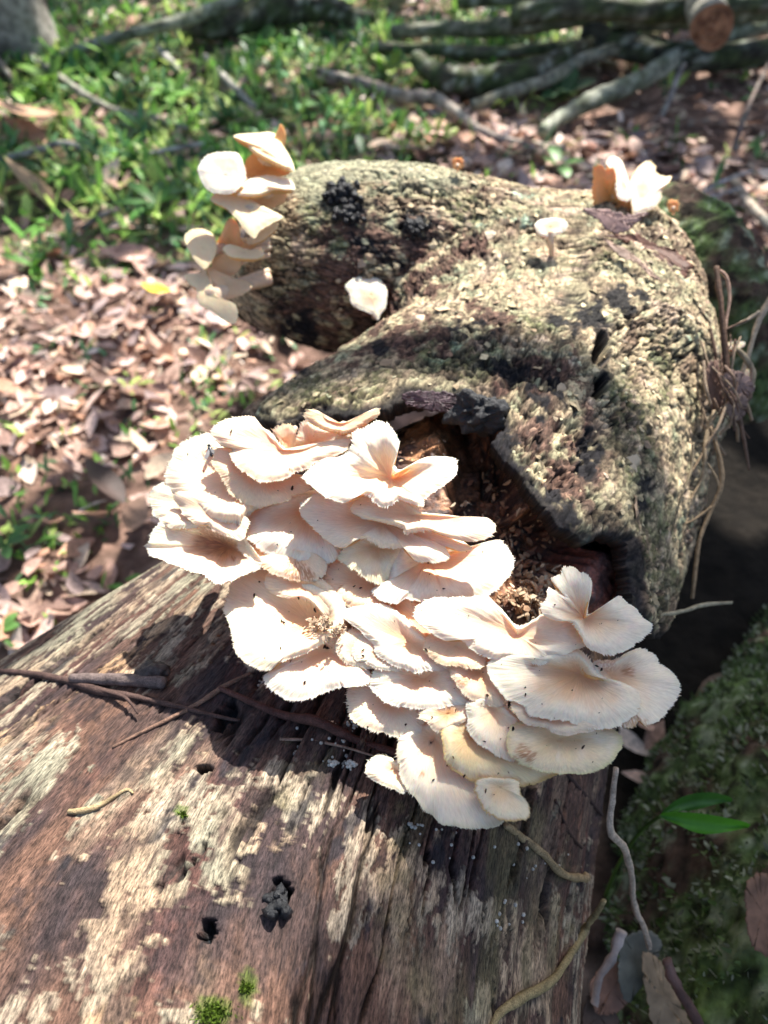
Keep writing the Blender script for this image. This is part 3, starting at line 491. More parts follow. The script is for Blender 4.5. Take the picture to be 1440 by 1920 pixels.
mushroom(4, [(560,420),(580,340),(650,290),(780,280),(860,330),(920,400),(975,470),(960,540),(870,550),(770,540),(700,530),(620,500)], (780,400), Z(5.3), n=(0,-.3,.95), tint=1, na=260, label='small peach mushroom under the left end of the notched broad one')
mushroom(4, [(730,570),(780,500),(900,480),(1000,480),(1050,560),(1080,660),(1100,750),(1080,810),(1000,800),(930,780),(860,760),(790,680)], (930,580), Z(6.1), n=(0,-.3,.95), tint=.7, core=.7, na=260, spots=((820,640,50,BR),), label='orange brown small mushroom left of the big smooth cream one')
mushroom(3, [(130,170),(200,120),(300,90),(400,80),(560,100),(700,150),(850,280),(900,400),(850,520),(760,590),(640,660),(500,710),(405,735),(400,770),(340,780),(240,745),(160,680),(130,590),(110,480),(75,380),(80,320),(105,250)], (680,470), Z(5.6), n=(-.10,-.15,.97), funnel=.010, core=.35, tint=-.25, label='large shaded bowl shaped mushroom at the lower left, holding crumbs in its middle')
mushroom(3, [(340,820),(400,770),(450,680),(560,600),(700,540),(860,540),(960,640),(1040,740),(1060,840),(1010,880),(900,895),(860,900),(760,930),(660,970),(560,990),(480,975),(420,930),(360,880)], (760,650), Z(6.6), n=(-.04,-.22,.96), funnel=.004, core=.2, label='fan mushroom with a sunlit front edge just above the forked brown twig')
mushroom(3, [(820,620),(870,540),(960,500),(1040,540),(1080,640),(1080,760),(1000,765),(900,735),(850,690)], (950,620), Z(6.3), n=(-.05,-.3,.95), funnel=0, wave=0, tint=.5, na=240, label='small plain mushroom right of the crumbs in the shaded bowl')
mushroom(3, [(350,210),(380,110),(550,120),(720,160),(860,290),(900,390),(840,440),(760,430),(680,340),(600,300),(500,290),(420,270)], (640,220), Z(5.0), n=(-.05,-.35,.94), core=.5, tint=.6, na=260, label='shadowed brownish mushroom below the rusty spotted rim')
mushroom(4, [(525,880),(560,810),(700,760),(800,740),(880,780),(870,880),(720,960),(690,990),(620,970),(580,920)], (720,860), Z(7.4), n=(0,-.35,.94), core=.9, tint=.6, na=240, label='small dark orange mushroom wedged between the ribbed ones')

# cluster on the end of the side limb
LG = 'mushrooms on the end of the side limb'
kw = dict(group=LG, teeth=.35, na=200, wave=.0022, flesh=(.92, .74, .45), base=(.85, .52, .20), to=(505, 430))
mushroom(7, [(415,110),(450,95),(550,88),(640,90),(700,170),(748,260),(745,300),(680,275),(600,235),(520,190),(490,150)], (600,180), dA=.585, n=(.15,-.02,1), funnel=-.006, droop=.006, tint=.5, thick=.0025, label='uppermost slanting mushroom on the side limb end', **kw)
mushroom(7, [(640,140),(655,90),(680,38),(708,90),(704,150),(690,180)], (680,130), dA=.60, n=(.3,-.8,.5), funnel=0, tint=1, core=.6, label='tiny pointed orange mushroom sticking up at the top of the limb end', **{**kw, 'flesh': (0.85,0.48,0.16)})
mushroom(7, [(480,250),(530,205),(600,230),(680,270),(730,300),(700,330),(600,330),(490,335)], (600,285), dA=.60, n=(0,-.95,.2), funnel=.004, tint=1, core=.95,  label='orange shadowed underside lobe beneath the uppermost slanting mushroom', **{**kw, 'flesh': (0.85,0.42,0.13)})  # orange flesh paints in the backlit glow of the underside
mushroom(7, [(215,310),(228,255),(270,210),(350,195),(440,205),(478,290),(475,350),(420,420),(330,430),(260,400)], (370,330), dA=.57, n=(-.15,-.45,.85), funnel=.002, label='round glaring white mushroom on the left of the limb end', **{**kw, 'flesh': (0.93,0.85,0.7)})
mushroom(7, [(430,430),(490,355),(600,325),(720,345),(755,385),(745,412),(640,410),(540,440)], (600,385), dA=.575, n=(.08,-.12,1), funnel=-.004, droop=.006, tint=.2, thick=.0025, label='flat white topped mushroom projecting right below the round white one', **{**kw, 'flesh': (0.93,0.82,0.62)})
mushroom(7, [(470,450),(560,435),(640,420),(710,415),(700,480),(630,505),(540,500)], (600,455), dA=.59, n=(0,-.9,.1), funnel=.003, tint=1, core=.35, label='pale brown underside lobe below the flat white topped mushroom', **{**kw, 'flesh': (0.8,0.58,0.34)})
mushroom(7, [(285,465),(330,420),(450,430),(560,490),(620,520),(690,560),(640,590),(560,640),(530,680),(480,640),(430,570),(370,510)], (500,520), dA=.57, n=(.05,-.30,.95), funnel=.001, wave=.003, tint=.4, label='wavy creased mushroom in the middle of the limb end group', **{k: v for k, v in kw.items() if k != 'wave'})
mushroom(7, [(350,640),(390,570),(440,600),(460,700),(540,720),(440,800),(340,860),(300,820),(310,740)], (400,720), dA=.595, n=(-.2,-.9,.2), funnel=.003, tint=1, core=.55, label='orange tan stalk like lobe between the middle and lower caps of the limb end', **{**kw, 'flesh': (0.85,0.5,0.22)})
mushroom(7, [(138,680),(170,635),(240,628),(300,665),(318,740),(290,810),(255,850),(220,830),(170,760)], (235,740), dA=.585, n=(-.2,-.25,.9), funnel=-.002, tint=.9, label='egg shaped cream mushroom at the left of the limb end group', **kw)
mushroom(7, [(355,745),(380,715),(430,722),(500,745),(560,735),(588,770),(550,795),(480,797),(400,785)], (470,765), dA=.575, n=(.1,-.4,.9), funnel=.001, droop=.004, tint=.7, thick=.003, label='small flat tan mushroom lying against the dark bark of the limb end', **kw)
mushroom(7, [(138,890),(180,880),(235,870),(262,850),(285,920),(310,990),(350,1020),(420,1050),(438,1110),(415,1160),(360,1140),(290,1090),(220,1050),(205,970),(160,935)], (270,1000), dA=.575, n=(-.2,-.2,.9), funnel=.001, wave=.001, tint=.6, **{k: v for k, v in kw.items() if k != 'wave'}, label='lowest mushroom of the limb end group, long and wavy')
mushroom(7, [(268,862),(290,845),(350,875),(420,905),(470,915),(518,950),(470,995),(400,1018),(345,1018),(305,960)], (380,945), dA=.585, n=(.1,-.45,.7), funnel=.001, tint=.7, core=.3, label='brownish tan mushroom at the lower right of the limb end group', **{**kw, 'flesh': (0.78,0.55,0.32)})
mushroom(7, [(300,800),(340,770),(400,765),(445,800),(450,850),(400,890),(340,890),(290,860)], (400,820), dA=.592, n=(-.1,-.7,.6), funnel=.002, tint=1, label='small tan lobe joining the egg shaped cap to the limb end', **{**kw, 'flesh': (.82,.60,.34)})
mushroom(7, [(540,640),(600,600),(650,590),(660,620),(610,665),(560,700),(500,715),(490,690)], (590,640), dA=.588, n=(0,-.4,.85), funnel=.001, tint=1, label='little cream lobe tucked between the creased cap and the bark', **{**kw, 'flesh': (.88,.68,.40)})
h0 = hit(700, 590); d0 = depth(h0[0])
mushroom(7, [(1042,950),(1075,915),(1130,897),(1200,900),(1250,925),(1278,980),(1275,1030),(1265,1075),(1240,1110),(1225,1140),(1190,1105),(1130,1080),(1080,1050),(1065,990)], (1190,1000), dA=d0-.022, n=(0,-.5,.85), funnel=-.002, wave=.0005, group='lone mushrooms on the bark', teeth=.4, na=220, stem=[at(700, 555, d0-.020), at(703, 575, d0-.012), at(705, 592, d0+.004)], label='lone white mushroom at the foot of the side limb')
h0 = hit(1035, 480); d0 = depth(h0[0])
mushroom(8, [(128,490),(150,460),(190,450),(240,444),(290,455),(314,485),(300,515),(250,540),(200,552),(160,545)], (215,500), dA=d0-.012, n=(0,-.5,.85), funnel=.001, droop=.002, group='lone mushrooms on the bark', teeth=.3, na=160, stem=[at(1032, 436, d0-.011), at(1033, 455, d0-.009), at(1035, 484, d0+.004)], label='tiny white mushroom on a stalk, standing alone on the lichened bark')
h0 = hit(1175, 400); d0 = depth(h0[0]) if h0 else .66
kw = dict(group='upright mushrooms on top of the elbow', teeth=.5, na=180)
mushroom(8, [(455,190),(470,155),(500,150),(530,175),(575,168),(592,260),(600,340),(680,345),(685,405),(560,412),(462,395)], (560,350), dA=d0+.004, n=(-.2,-1,.25), funnel=.012, tint=1, core=.95, wave=.001, flesh=(.72,.40,.13), label='amber brown upright mushroom, left one of three behind the curled leaf', **{**kw, 'teeth': 1.2, 'thick': .0015})
mushroom(8, [(530,135),(560,102),(600,108),(630,150),(658,240),(690,330),(660,350),(600,335),(582,260),(580,180),(545,160)], (630,270), dA=d0-.003, n=(.2,-.4,.85), funnel=.001, wave=.001, label='slim white curled upright mushroom, middle one of three behind the curled leaf', **kw)
mushroom(8, [(655,270),(690,190),(730,140),(770,125),(808,155),(810,185),(850,210),(895,212),(880,250),(845,285),(835,350),(790,395),(740,415),(680,425),(670,340)], (730,330), dA=d0-.002, n=(.1,-.4,.85), funnel=.002, wave=.003, tint=.1, edgecol=(.7,.5,.25), label='broad cream upright mushroom with a torn top, right one of three behind the curled leaf', **kw)
for (x, y, l) in ((1262, 385, 'tiny orange mushroom bud on the shoulder of the bark right of the curled leaf'), (858, 305, 'tiny orange bud on the skyline of the side limb')):
    q = hit(x, y+14) or hit(x-12, y+34); d = depth(q[0]) if q else .68
    mushroom(8, [((x+dx-960)*3, (y+dy-260)*3) for dx, dy in ((-10,-2),(-6,-9),(4,-10),(10,-6),(11,6),(4,12),(-6,11))], ((x-960)*3, (y-260)*3), dA=d-.004, n=(0,-.7,.6), funnel=.001, tint=1, core=.9, flesh=(.80,.36,.10), group='small orange buds on the bark', teeth=.6, na=80, stem=[at(x, y+4, d-.004), at(x, y+10, d), at(x, y+16, d+.004)], label=l)
mushroom(8, [(1208,1160),(1230,1145),(1300,1142),(1310,1160),(1270,1185),(1220,1182)], (1250,1162), dA=.585, n=(.2,-.3,.9), tint=-.3, group='small shelves on the right flank', teeth=.4, na=90, label='small ivory shelf mushroom on the dark right flank of the trunk')
mushroom(8, [(1290,1320),(1340,1300),(1365,1380),(1350,1430),(1305,1410)], (1330,1370), dA=.60, n=(.3,-.6,.7), tint=-.6, group='small shelves on the right flank', teeth=.4, na=90, label='small tan shelf mushroom at the tangle of roots on the right')

# ------------------------------------------------------------------ small things lying on the trunk
def blob(name, c, r, mat, parent=None, amp=.25, fr=60, seed=0, nu=18, nv=12, col=None, rot=None):
    a = np.linspace(0, 2*np.pi, nu, endpoint=False)[None]; b = np.linspace(.02, np.pi-.02, nv)[:, None]
    D = np.stack([np.sin(b)*np.cos(a), np.sin(b)*np.sin(a), np.cos(b)+0*a], -1); c = np.array(c, float); r = np.array(r, float)
    L = D*r; k = 1+amp*fbm(L[..., 0]*fr+seed*3.3, L[..., 1]*fr, L[..., 2]*fr, 3, seed); L = L*k[..., None]
    if rot is not None: L = L@np.array(rot)
    V = (L+c).reshape(-1, 3)
    return mesh(name, V, gridfaces(nv, nu, True)[:, ::-1], mat, parent, None if col is None else np.tile(col, (len(V), 1)))
def basis(n, seed=0):
    n = np.array(n, float); n /= np.linalg.norm(n); t = np.cross(n, [math.cos(seed), math.sin(seed), .3]); t /= np.linalg.norm(t)
    return np.array([t, np.cross(n, t), n])
def join(parts):
    V = []; F = []; o = 0; Cc = []
    for v, f, c in parts:
        V.append(v); F.append(np.asarray(f)+o); o += len(v); Cc.append(np.tile(c, (len(v), 1)) if np.ndim(c) == 1 else c)
    return np.concatenate(V), np.concatenate(F), np.concatenate(Cc)
def patch(name, tile, poly, att, d, n, f, col, mat, thick=.0006, na=90, nr=9, jag=1.5, parent=None):
    """a leaf or plate: outline on the plane (point, normal), bent by f(u, v) metres along the normal"""
    P2 = np.array(tp(tile, poly)) if tile else np.array(poly, float); A2 = np.array(tp(tile, [att]))[0] if tile else np.array(att, float)
    R = crom(P2, na, True)+RNG.normal(0, jag, (na, 2)); A = at(*A2, d); n = np.array(n, float)/np.linalg.norm(n); r = np.linspace(0, 1, nr)[:, None, None]
    G = A2+(R-A2)[None]*r; w = np.abs(R-A2).max(); q = (G-A2)/w
    hh = np.vectorize(f)(q[..., 0], q[..., 1])+.0006*fbm(G[..., 0]*.05, G[..., 1]*.05, d*99, 3, 5); dr = ray(G[..., 0], G[..., 1])
    a = A+n*hh[..., None]; t = ((a-CAM)@n)/(dr@n); top = CAM+dr*t[..., None]; bot = top-n*thick
    V = np.concatenate([top.reshape(-1, 3), bot[::-1].reshape(-1, 3)]); g = fbm(G[..., 0]*.04, G[..., 1]*.04, 2, 3, 6)
    c = np.array(col)*(1+.5*g)[..., None]; CC = np.concatenate([c.reshape(-1, 3), c[::-1].reshape(-1, 3)])
    return mesh(name, V, gridfaces(2*nr, na, True), mat, parent, CC)

def dsurf(x, y, up):
    q = hit(x, y) or hit(x, y+25); return depth(q[0])-up
# brown curled leaves behind/below the upright mushrooms
o = patch('dead_leaf', 8, [(400,398),(460,395),(540,400),(640,425),(765,415),(740,440),(690,480),(640,525),(580,532),(540,520),(480,455)], (590,455), dsurf(1160, 405, .020), (0,-.5,.8), lambda u, v: .004*u*u-.006*v, (.30, .19, .17), M_LEAF)
tag(o, 'greyish brown curled leaf directly under the three upright mushrooms', 'dead leaf')
o = patch('dead_leaf', 8, [(520,545),(600,535),(700,535),(800,590),(900,620),(960,660),(1018,720),(990,740),(972,797),(940,760),(850,690),(760,640),(700,625),(620,570)], (760,600), dsurf(1215, 455, .018), (.1,-.4,.85), lambda u, v: .006*abs(v)+.004*u*u, (.13, .055, .035), M_LEAF)
tag(o, 'dark reddish brown torn leaf stretching down the shoulder of the bark', 'dead leaf')
o = patch('dead_leaf', 8, [(520,560),(560,590),(640,620),(700,670),(780,740),(840,800),(790,780),(700,700),(640,680),(560,620)], (660,650), dsurf(1180, 480, .012), (0,-.4,.85), lambda u, v: .002*u, (.36, .24, .18), M_LEAF)
tag(o, 'narrow pale brown leaf strip on the bark below the dark torn leaf', 'dead leaf')
# charcoal and red bark chunks at the break
q = hit(893, 750) or hit(880, 740); bl = blob('bark_chunk', at(897, 775, depth(q[0])-.012), (.016, .010, .012), M_BLACK, trunk, .8, 110, 3, 60, 40); tag(bl, 'shiny black charred chunk')
q = hit(815, 752); o = patch('bark_chunk', None, [(758,738),(800,733),(850,738),(872,745),(868,768),(850,776),(815,770),(780,765),(760,755)], (815,752), depth(q[0])-.006, (0,-.7,.7), lambda u, v: .002-.003*u*u, (.07, .035, .045), M_CORE, .004, parent=trunk); tag(o, 'dark purplish slab of inner bark')

def fungus(cx, cy, rx, ry, n, label, seed):
    rg = np.random.default_rng(seed); root = None; parts = []; F0 = gridfaces(7, 9, True)[:, ::-1]
    a = np.linspace(0, 2*np.pi, 9, endpoint=False)[None]; b = np.linspace(.05, 3.09, 7)[:, None]; D = np.stack([np.sin(b)*np.cos(a), np.sin(b)*np.sin(a), np.cos(b)+0*a], -1)
    c0 = None
    for i in range(n):
        q = hit(cx+rx*rg.normal(0, .5), cy+ry*rg.normal(0, .5))
        if q is None: continue
        p, nn = q; c0 = p if c0 is None else c0; r = rg.uniform(.0012, .0032)
        L = D*r*np.array([1, 1, 1.4])*(1+.5*fbm(D[..., 0]*2+i, D[..., 1]*2, D[..., 2]*2, 2, i))[..., None]
        parts.append(((L@basis(nn+rg.normal(0, .4, 3), i)+p+nn*r*rg.uniform(.2, 1.3)).reshape(-1, 3), F0, np.array([.02, .021, .026])))
    V, F, Cc = join(parts); o = mesh('black_fungus', V, F, M_BLACK, None, Cc); tag(o, label, 'fungus', 'black crusty fungus on the bark')
fungus(640, 362, 26, 22, 90, 'larger cauliflower lump of black fungus on the side limb', 1)
fungus(655, 400, 22, 18, 40, 'black fungus crumbs just below the larger lump on the side limb', 3)
fungus(780, 425, 17, 14, 40, 'smaller lump of black fungus right of the larger one', 2)
fungus(520, 1688, 16, 22, 30, 'shiny black growth in the knot hole of the bare wood', 4)

def stube(name, pts, rad, label, cat, col, group=None, lift=.6, seg=9, mat=None, rough=.35, seed=1):
    """a twig lying on the surface; pts in pixels, rad in pixels at its depth"""
    P = []; R = []
    for p, r in zip(pts, rad):
        q = hit(p[0], p[1], (BV_BARE,)) if mat is None else hit(p[0], p[1])
        if q is None: q = (P[-1] if P else at(p[0], p[1], .42), np.array([0, 0, 1.])) if len(p) < 3 else (at(*p), np.array([0, 0, 1.]))
        rr = r/FPX*depth(q[0]); ex = p[2] if len(p) > 2 else 0
        P.append(q[0]+q[1]*(rr*lift+ex)); R.append(rr)
    root = empty(name, P[0], label, cat, group); n = len(P)
    tube_mesh('stem', P, R, mat or M_TWIG, root, seg, rough, col, 7, seed)
    return root
TW = 'twigs lying across the bare wood'
DB = (.085, .05, .042)
a = stube('twig', [(0,1260),(60,1265),(120,1276),(190,1298),(262,1310),(330,1325),(400,1342),(450,1352)], [5,6,7,8,6,5,4,2.5], 'long brown twig lying across the bare wood from the left edge of the frame', 'twig', DB, TW)
tube_mesh('side_shoot', [hit(195,1300)[0]+[0,0,.003], hit(240,1318)[0]+[0,0,.006], hit(262,1345)[0]+[0,0,.004]], [.0012,.001,.0005], M_TWIG, a, 7, .2, DB)
stube('twig', [(412,1292),(470,1318),(530,1342),(600,1362,.002),(660,1385,.002),(750,1415)], [5,6,8,10,8,7], 'reddish brown twig running under the pinkish ribbed mushroom', 'twig', (.11, .05, .04), TW, .9)
stube('twig', [(212,1402),(265,1375),(320,1348),(375,1318),(415,1292),(470,1262)], [3,3.5,4,4.5,5,3], 'straight thin twig with a pale lower end, forking off the reddish one', 'twig', (.22, .13, .09), TW)
stube('twig', [(525,1387),(580,1389),(640,1400),(700,1418),(745,1432)], [3,3,2.5,2,1.5], 'very thin straw below the reddish twig, pale at its left tip', 'twig', (.33, .22, .16), TW)
stube('twig', [(138,1276),(200,1278),(260,1280),(312,1284)], [9,11,12,11], 'short thick grey broken stick with a hollow end', 'twig', (.16, .12, .11), TW, .9)
stube('twig', [(1060,1450),(1090,1485),(1125,1525),(1142,1545)], [4,4,3,2], 'dark straight twig on the wood below the pale yellow shelf mushroom', 'twig', (.05, .03, .03), TW)
stube('twig', [(1040,1500),(1065,1560),(1090,1590)], [3,3,2], 'short dark splinter beside the straight dark twig', 'twig', (.06, .035, .03), TW)
stube('rootlet', [(130,1523),(160,1521),(190,1510),(215,1495),(238,1482),(250,1488)], [5,6,5,4,3,2], 'pale curled rootlet stuck on the sunny bare wood', 'root', (.38, .28, .15), 'pale rootlets')
stube('rootlet', [(945,1548),(975,1570),(1015,1602),(1050,1636),(1090,1646),(1130,1658)], [7,7,7,7,7,9], 'tan root starting under the lowest mushroom and ending at the wood edge', 'root', (.36, .26, .14), 'pale rootlets', .9, rough=.6)
stube('rootlet', [(1132,1690),(1090,1742),(1062,1790),(1025,1840),(970,1872),(930,1905),(905,1960)], [5,7,7,8,9,8,8], 'long tan root crossing the wood to the bottom edge of the frame', 'root', (.33, .26, .13), 'pale rootlets', .9, rough=.6)
# knobbly debris lump and litter beside the thick stick
q = hit(290, 1262); bl = blob('bark_lump', q[0]+q[1]*.002, (.010, .006, .006), M_CORE, None, .5, 160, 5, 30, 20, (.06, .045, .04)); tag(bl, 'dark crumbly bark lump above the thick grey stick', 'bark lump')
# hanging roots at the right flank, authored with their own depths
def droot(name, pts, rpx, label, cat, col, group=None, mat=None, shoots=(), res=7, rough=.6):
    P = [at(*p) for p in pts]; R = [r/FPX*p[2] for r, p in zip(rpx, pts)]; root = empty(name, P[0], label, cat, group)
    tube_mesh('stem', P, R, mat or M_TWIG, root, 9, rough, col, res, len(pts))
    for sp, sr in shoots: tube_mesh('side_shoot', [at(*p) for p in sp], [r/FPX*p[2] for r, p in zip(sr, sp)], mat or M_TWIG, root, 7, rough, col, res)
    return root
HR = 'roots hanging beside the trunk'
droot('hanging_root', [(1155,1440,.400),(1148,1500,.405),(1145,1560,.41),(1172,1592,.43),(1184,1640,.45),(1190,1700,.47),(1208,1740,.48),(1218,1778,.49)], [5,6,7,7,6,6,6,5], 'pale bent root hanging past the right edge of the bare wood', 'root', (.52, .42, .33), HR)
droot('hanging_root', [(1238,1152,.47),(1280,1146,.48),(1320,1134,.49),(1372,1130,.50)], [3,4,4,3], 'short straight pale root pointing right, below the bark tip', 'root', (.36, .32, .22), HR)
droot('hanging_root', [(1332,800,.53),(1350,860,.53),(1352,910,.53),(1332,960,.53),(1312,1010,.53),(1305,1060,.53),(1298,1122,.53)], [3,4,5,4,4,4,3], 'long knotty hanging root right of the bark, ending level with the hollow', 'root', (.28, .20, .12), HR, shoots=[([(1335,950,.53),(1300,975,.53),(1275,985,.53)], [3,2,1]), ([(1318,850,.53),(1300,880,.53),(1280,905,.53)], [3,2,2])])
droot('dead_twig', [(1343,500,.545),(1352,570,.54),(1358,640,.54),(1368,740,.54)], [5,5,6,6], 'dark upright twig leaning on the right side of the trunk', 'twig', (.10, .055, .035), HR, shoots=[([(1356,620,.54),(1378,610,.54),(1400,600,.54)], [3,2,2])])
droot('dead_twig', [(1460,545,.56),(1434,580,.56),(1420,610,.56),(1398,680,.56),(1385,720,.56)], [8,7,5,4,3], 'pale forked twig entering from the right edge of the frame', 'twig', (.45, .36, .26), HR, shoots=[([(1425,585,.56),(1400,600,.56),(1375,612,.55)], [4,3,2])])
droot('dead_twig', [(1378,740,.54),(1390,800,.54),(1398,840,.54),(1405,882,.54)], [4,4,3,2], 'thin brown twig hanging straight down from the root tangle', 'twig', (.16, .10, .07), HR)
droot('hanging_root', [(1340,770,.535),(1322,830,.53),(1318,890,.53),(1290,950,.53),(1278,1010,.53)], [4,4,3,3,2], 'tan crooked root close along the right edge of the bark', 'root', (.32, .24, .15), HR, shoots=[([(1320,860,.53),(1345,900,.53),(1350,940,.53)], [2,2,1])])
droot('hanging_root', [(1375,650,.55),(1395,668,.55),(1412,700,.55),(1404,740,.55),(1392,770,.55)], [4,5,5,4,3], 'looped pale root at the upper right of the root tangle', 'root', (.40, .31, .20), HR)
droot('dead_twig', [(1346,505,.548),(1362,520,.55),(1368,560,.55),(1360,610,.55),(1352,690,.545)], [2.5,3,3,2.5,2], 'pinkish peeling twig right behind the dark upright twig', 'twig', (.42, .27, .20), HR)
droot('hanging_root', [(1300,830,.50),(1296,880,.50),(1278,930,.49),(1262,990,.485)], [2,3,2,2], 'fine rootlet clinging to the bark edge above the bark tip', 'root', (.35, .27, .16), HR)
rg = np.random.default_rng(12); parts = []
for i in range(46):
    c = np.array([1365+rg.normal(0, 18), 735+rg.normal(0, 42)]); a = rg.uniform(.9, 2.2); L = rg.uniform(15, 48); d = rg.uniform(.525, .56)
    p = [at(c[0]-L*math.cos(a), c[1]-L*math.sin(a), d), at(c[0]+rg.normal(0, 6), c[1]+rg.normal(0, 6), d-.004), at(c[0]+L*math.cos(a), c[1]+L*math.sin(a), d)]
    me = tube_mesh('x', p, [rg.uniform(.0004, .0013)]*3, M_TWIG, None, 6, .3, (0, 0, 0), 4, i, link=False)
    v = np.empty(len(me.vertices)*3); me.vertices.foreach_get('co', v); v = v.reshape(-1, 3); f = gridfaces(9, 6, True)
    parts.append((v, f, np.array([(.20, .13, .09), (.33, .24, .16), (.12, .07, .05)][rg.integers(3)]))); bpy.data.meshes.remove(me)
V, F, Cc = join(parts); tag(mesh('root_tangle', V, F, M_TWIG, None, Cc), 'tangle of fine dead rootlets caught on the right side of the bark', 'root tangle', kind='stuff')
for k, (pl, col) in enumerate([([(1360,700),(1385,695),(1410,715),(1412,735),(1390,748),(1365,735)], (.30,.2,.17)), ([(1325,690),(1345,680),(1355,730),(1350,770),(1330,760)], (.2,.12,.09)), ([(1375,740),(1400,745),(1398,775),(1380,790),(1360,770)], (.25,.17,.14))]):
    o = patch('dead_leaf', None, pl, np.mean(pl, 0), .535, (.2,-.8,.5), lambda u, v: .004*u*v+.003*u*u, col, M_LEAF)
    tag(o, ['pale scrap of leaf at the top of the root tangle', 'brown scrap of leaf left in the root tangle', 'brown scrap of leaf at the bottom of the root tangle'][k], 'dead leaf', 'leaf scraps in the root tangle')

# wood crumbs in the hollow, in the notch and in the bowl mushroom
CAPV = []; CAPF = []; off = 0
for root, top, n, A2 in CAPS:
    G = top[::2, ::5] if top.shape[0] > 8 else top; f = gridfaces(G.shape[0], G.shape[1], True); CAPV += G.reshape(-1, 3).tolist(); CAPF += (f+off).tolist(); off += G.shape[0]*G.shape[1]
BV_CAP = bvh(CAPV, CAPF)
rg = np.random.default_rng(77); parts = []
def chip(p, nn, s, col, i, up=1.0):
    B = basis(nn+rg.normal(0, .55, 3), rg.uniform(0, 6)); w = s*rg.uniform(.3, .7); k = rg.uniform(-.3, .3)*s
    o = np.array([[-s, -w*.6, 0], [-s*.2, -w, k], [s, -w*.3, 0], [s*.9, w*.5, k*.5], [0, w, k], [-s*.8, w*.6, 0]])*rg.uniform(.8, 1.2, (6, 1)); t = o+np.array([0, 0, s*.28])
    V = np.concatenate([o, t])@B+p+nn*s*.35*up; F = np.array([[0,1,4,5],[1,2,3,4],[11,10,7,6],[10,9,8,7]]+[[j, (j+1) % 6, (j+1) % 6+6, j+6] for j in range(6)])
    parts.append((V, F, np.array(col)*rg.uniform(.55, 1.2)))
CT = [(.50, .36, .23), (.58, .46, .32), (.36, .22, .13), (.26, .14, .09)]
for (cx, cy, rx, ry, n, s0, s1) in [(925, 900, 45, 60, 24, .0010, .0034), (985, 985, 60, 45, 40, .0010, .0034), (950, 1040, 45, 45, 60, .0008, .003), (880, 960, 40, 40, 24, .0008, .0026), (1000, 1080, 35, 40, 90, .0009, .0032), (985, 1125, 34, 30, 150, .0009, .0030), (800, 830, 70, 50, 50, .0006, .0018), (1090, 960, 60, 24, 40, .0006, .002)]:
    for i in range(n):
        q = hit(cx+rx*rg.normal(0, .5), cy+ry*rg.normal(0, .5), (BV_CORE, BV_BARE))
        if q is not None: chip(q[0]+q[1]*rg.uniform(0, .003), q[1], rg.uniform(s0, s1), CT[rg.integers(4)], i)
V, F, Cc = join(parts); tag(mesh('wood_crumbs', V, F, M_CHIP, None, Cc, smooth=False), 'pale chewed wood crumbs lying in the rotten hollow', 'wood crumbs', kind='stuff')
parts = []
for (cx, cy, rx, ry, n, s0, s1, up) in [(985, 1128, 26, 22, 120, .0010, .0030, 3), (950, 1122, 22, 12, 34, .0006, .0018, 2)]:
    for i in range(n):
        q = hit(cx+rx*rg.normal(0, .5), cy+ry*rg.normal(0, .5), (BV_CAP, BV_CORE))
        if q is not None: chip(q[0]+q[1]*rg.uniform(0, .005), q[1], rg.uniform(s0, s1), CT[rg.integers(4)], i, up)
V, F, Cc = join(parts); tag(mesh('wood_crumbs', V, F, M_CHIP, None, Cc, smooth=False), 'heap of wood crumbs in the notch of the broad white mushroom', 'wood crumbs', kind='stuff')
parts = []
for i in range(170):
    q = hit(612+26*rg.normal(0, .55), 1178+13*rg.normal(0, .6), (BV_CAP,))
    if q is not None: chip(q[0]+q[1]*rg.uniform(0, .005), q[1], rg.uniform(.0006, .0018), (.55, .40, .27), i, 2)
V, F, Cc = join(parts); tag(mesh('wood_crumbs', V, F, M_CHIP, None, Cc, smooth=False), 'small heap of pale crumbs in the middle of the shaded bowl mushroom', 'wood crumbs', kind='stuff')
# dark specks on the caps
parts = []; SP = [(434,810),(353,854),(382,885),(548,916),(487,1092),(521,1021),(592,1144),(664,1100),(676,1103),(478,1118),(515,1154),(527,1165),(532,1168),(545,1240),(526,1216),(608,1212),(612,1213),(616,1215),(800,1220),(832,1105),(914,1304),(855,1332),(761,1359),(962,1367),(908,1390),(985,1303),(984,1290),(810,1346),(934,1450),(953,1449),(870,1455),(813,1463),(758,1512),(910,1483),(925,1490),(680,1220),(681,1230),(850,1420),(1093,1402),(790,1145),(905,1035),(803,1055),(915,950),(560,1120),(571,1280),(618,1300),(690,1362),(808,1393),(1010,1115),(1240,1170),(1120,1250),(1125,1255),(1040,1135)]
for i in range(150): SP.append((rg.uniform(290, 1250), rg.uniform(800, 1530)))
for i, (x, y) in enumerate(SP):
    q = hit(x, y, (BV_CAP,))
    if q is None: continue
    s = .0010*rg.uniform(.6, 1.25) if i < 53 else .0004*rg.uniform(.5, 1.3)
    chip(q[0]+q[1]*.0003, q[1], s, (.035, .018, .012), i, .6)
V, F, Cc = join(parts); tag(mesh('dirt_specks', V, F, M_CHIP, None, Cc), 'tiny dark specks of dirt scattered over the mushroom caps', 'dirt', kind='stuff')
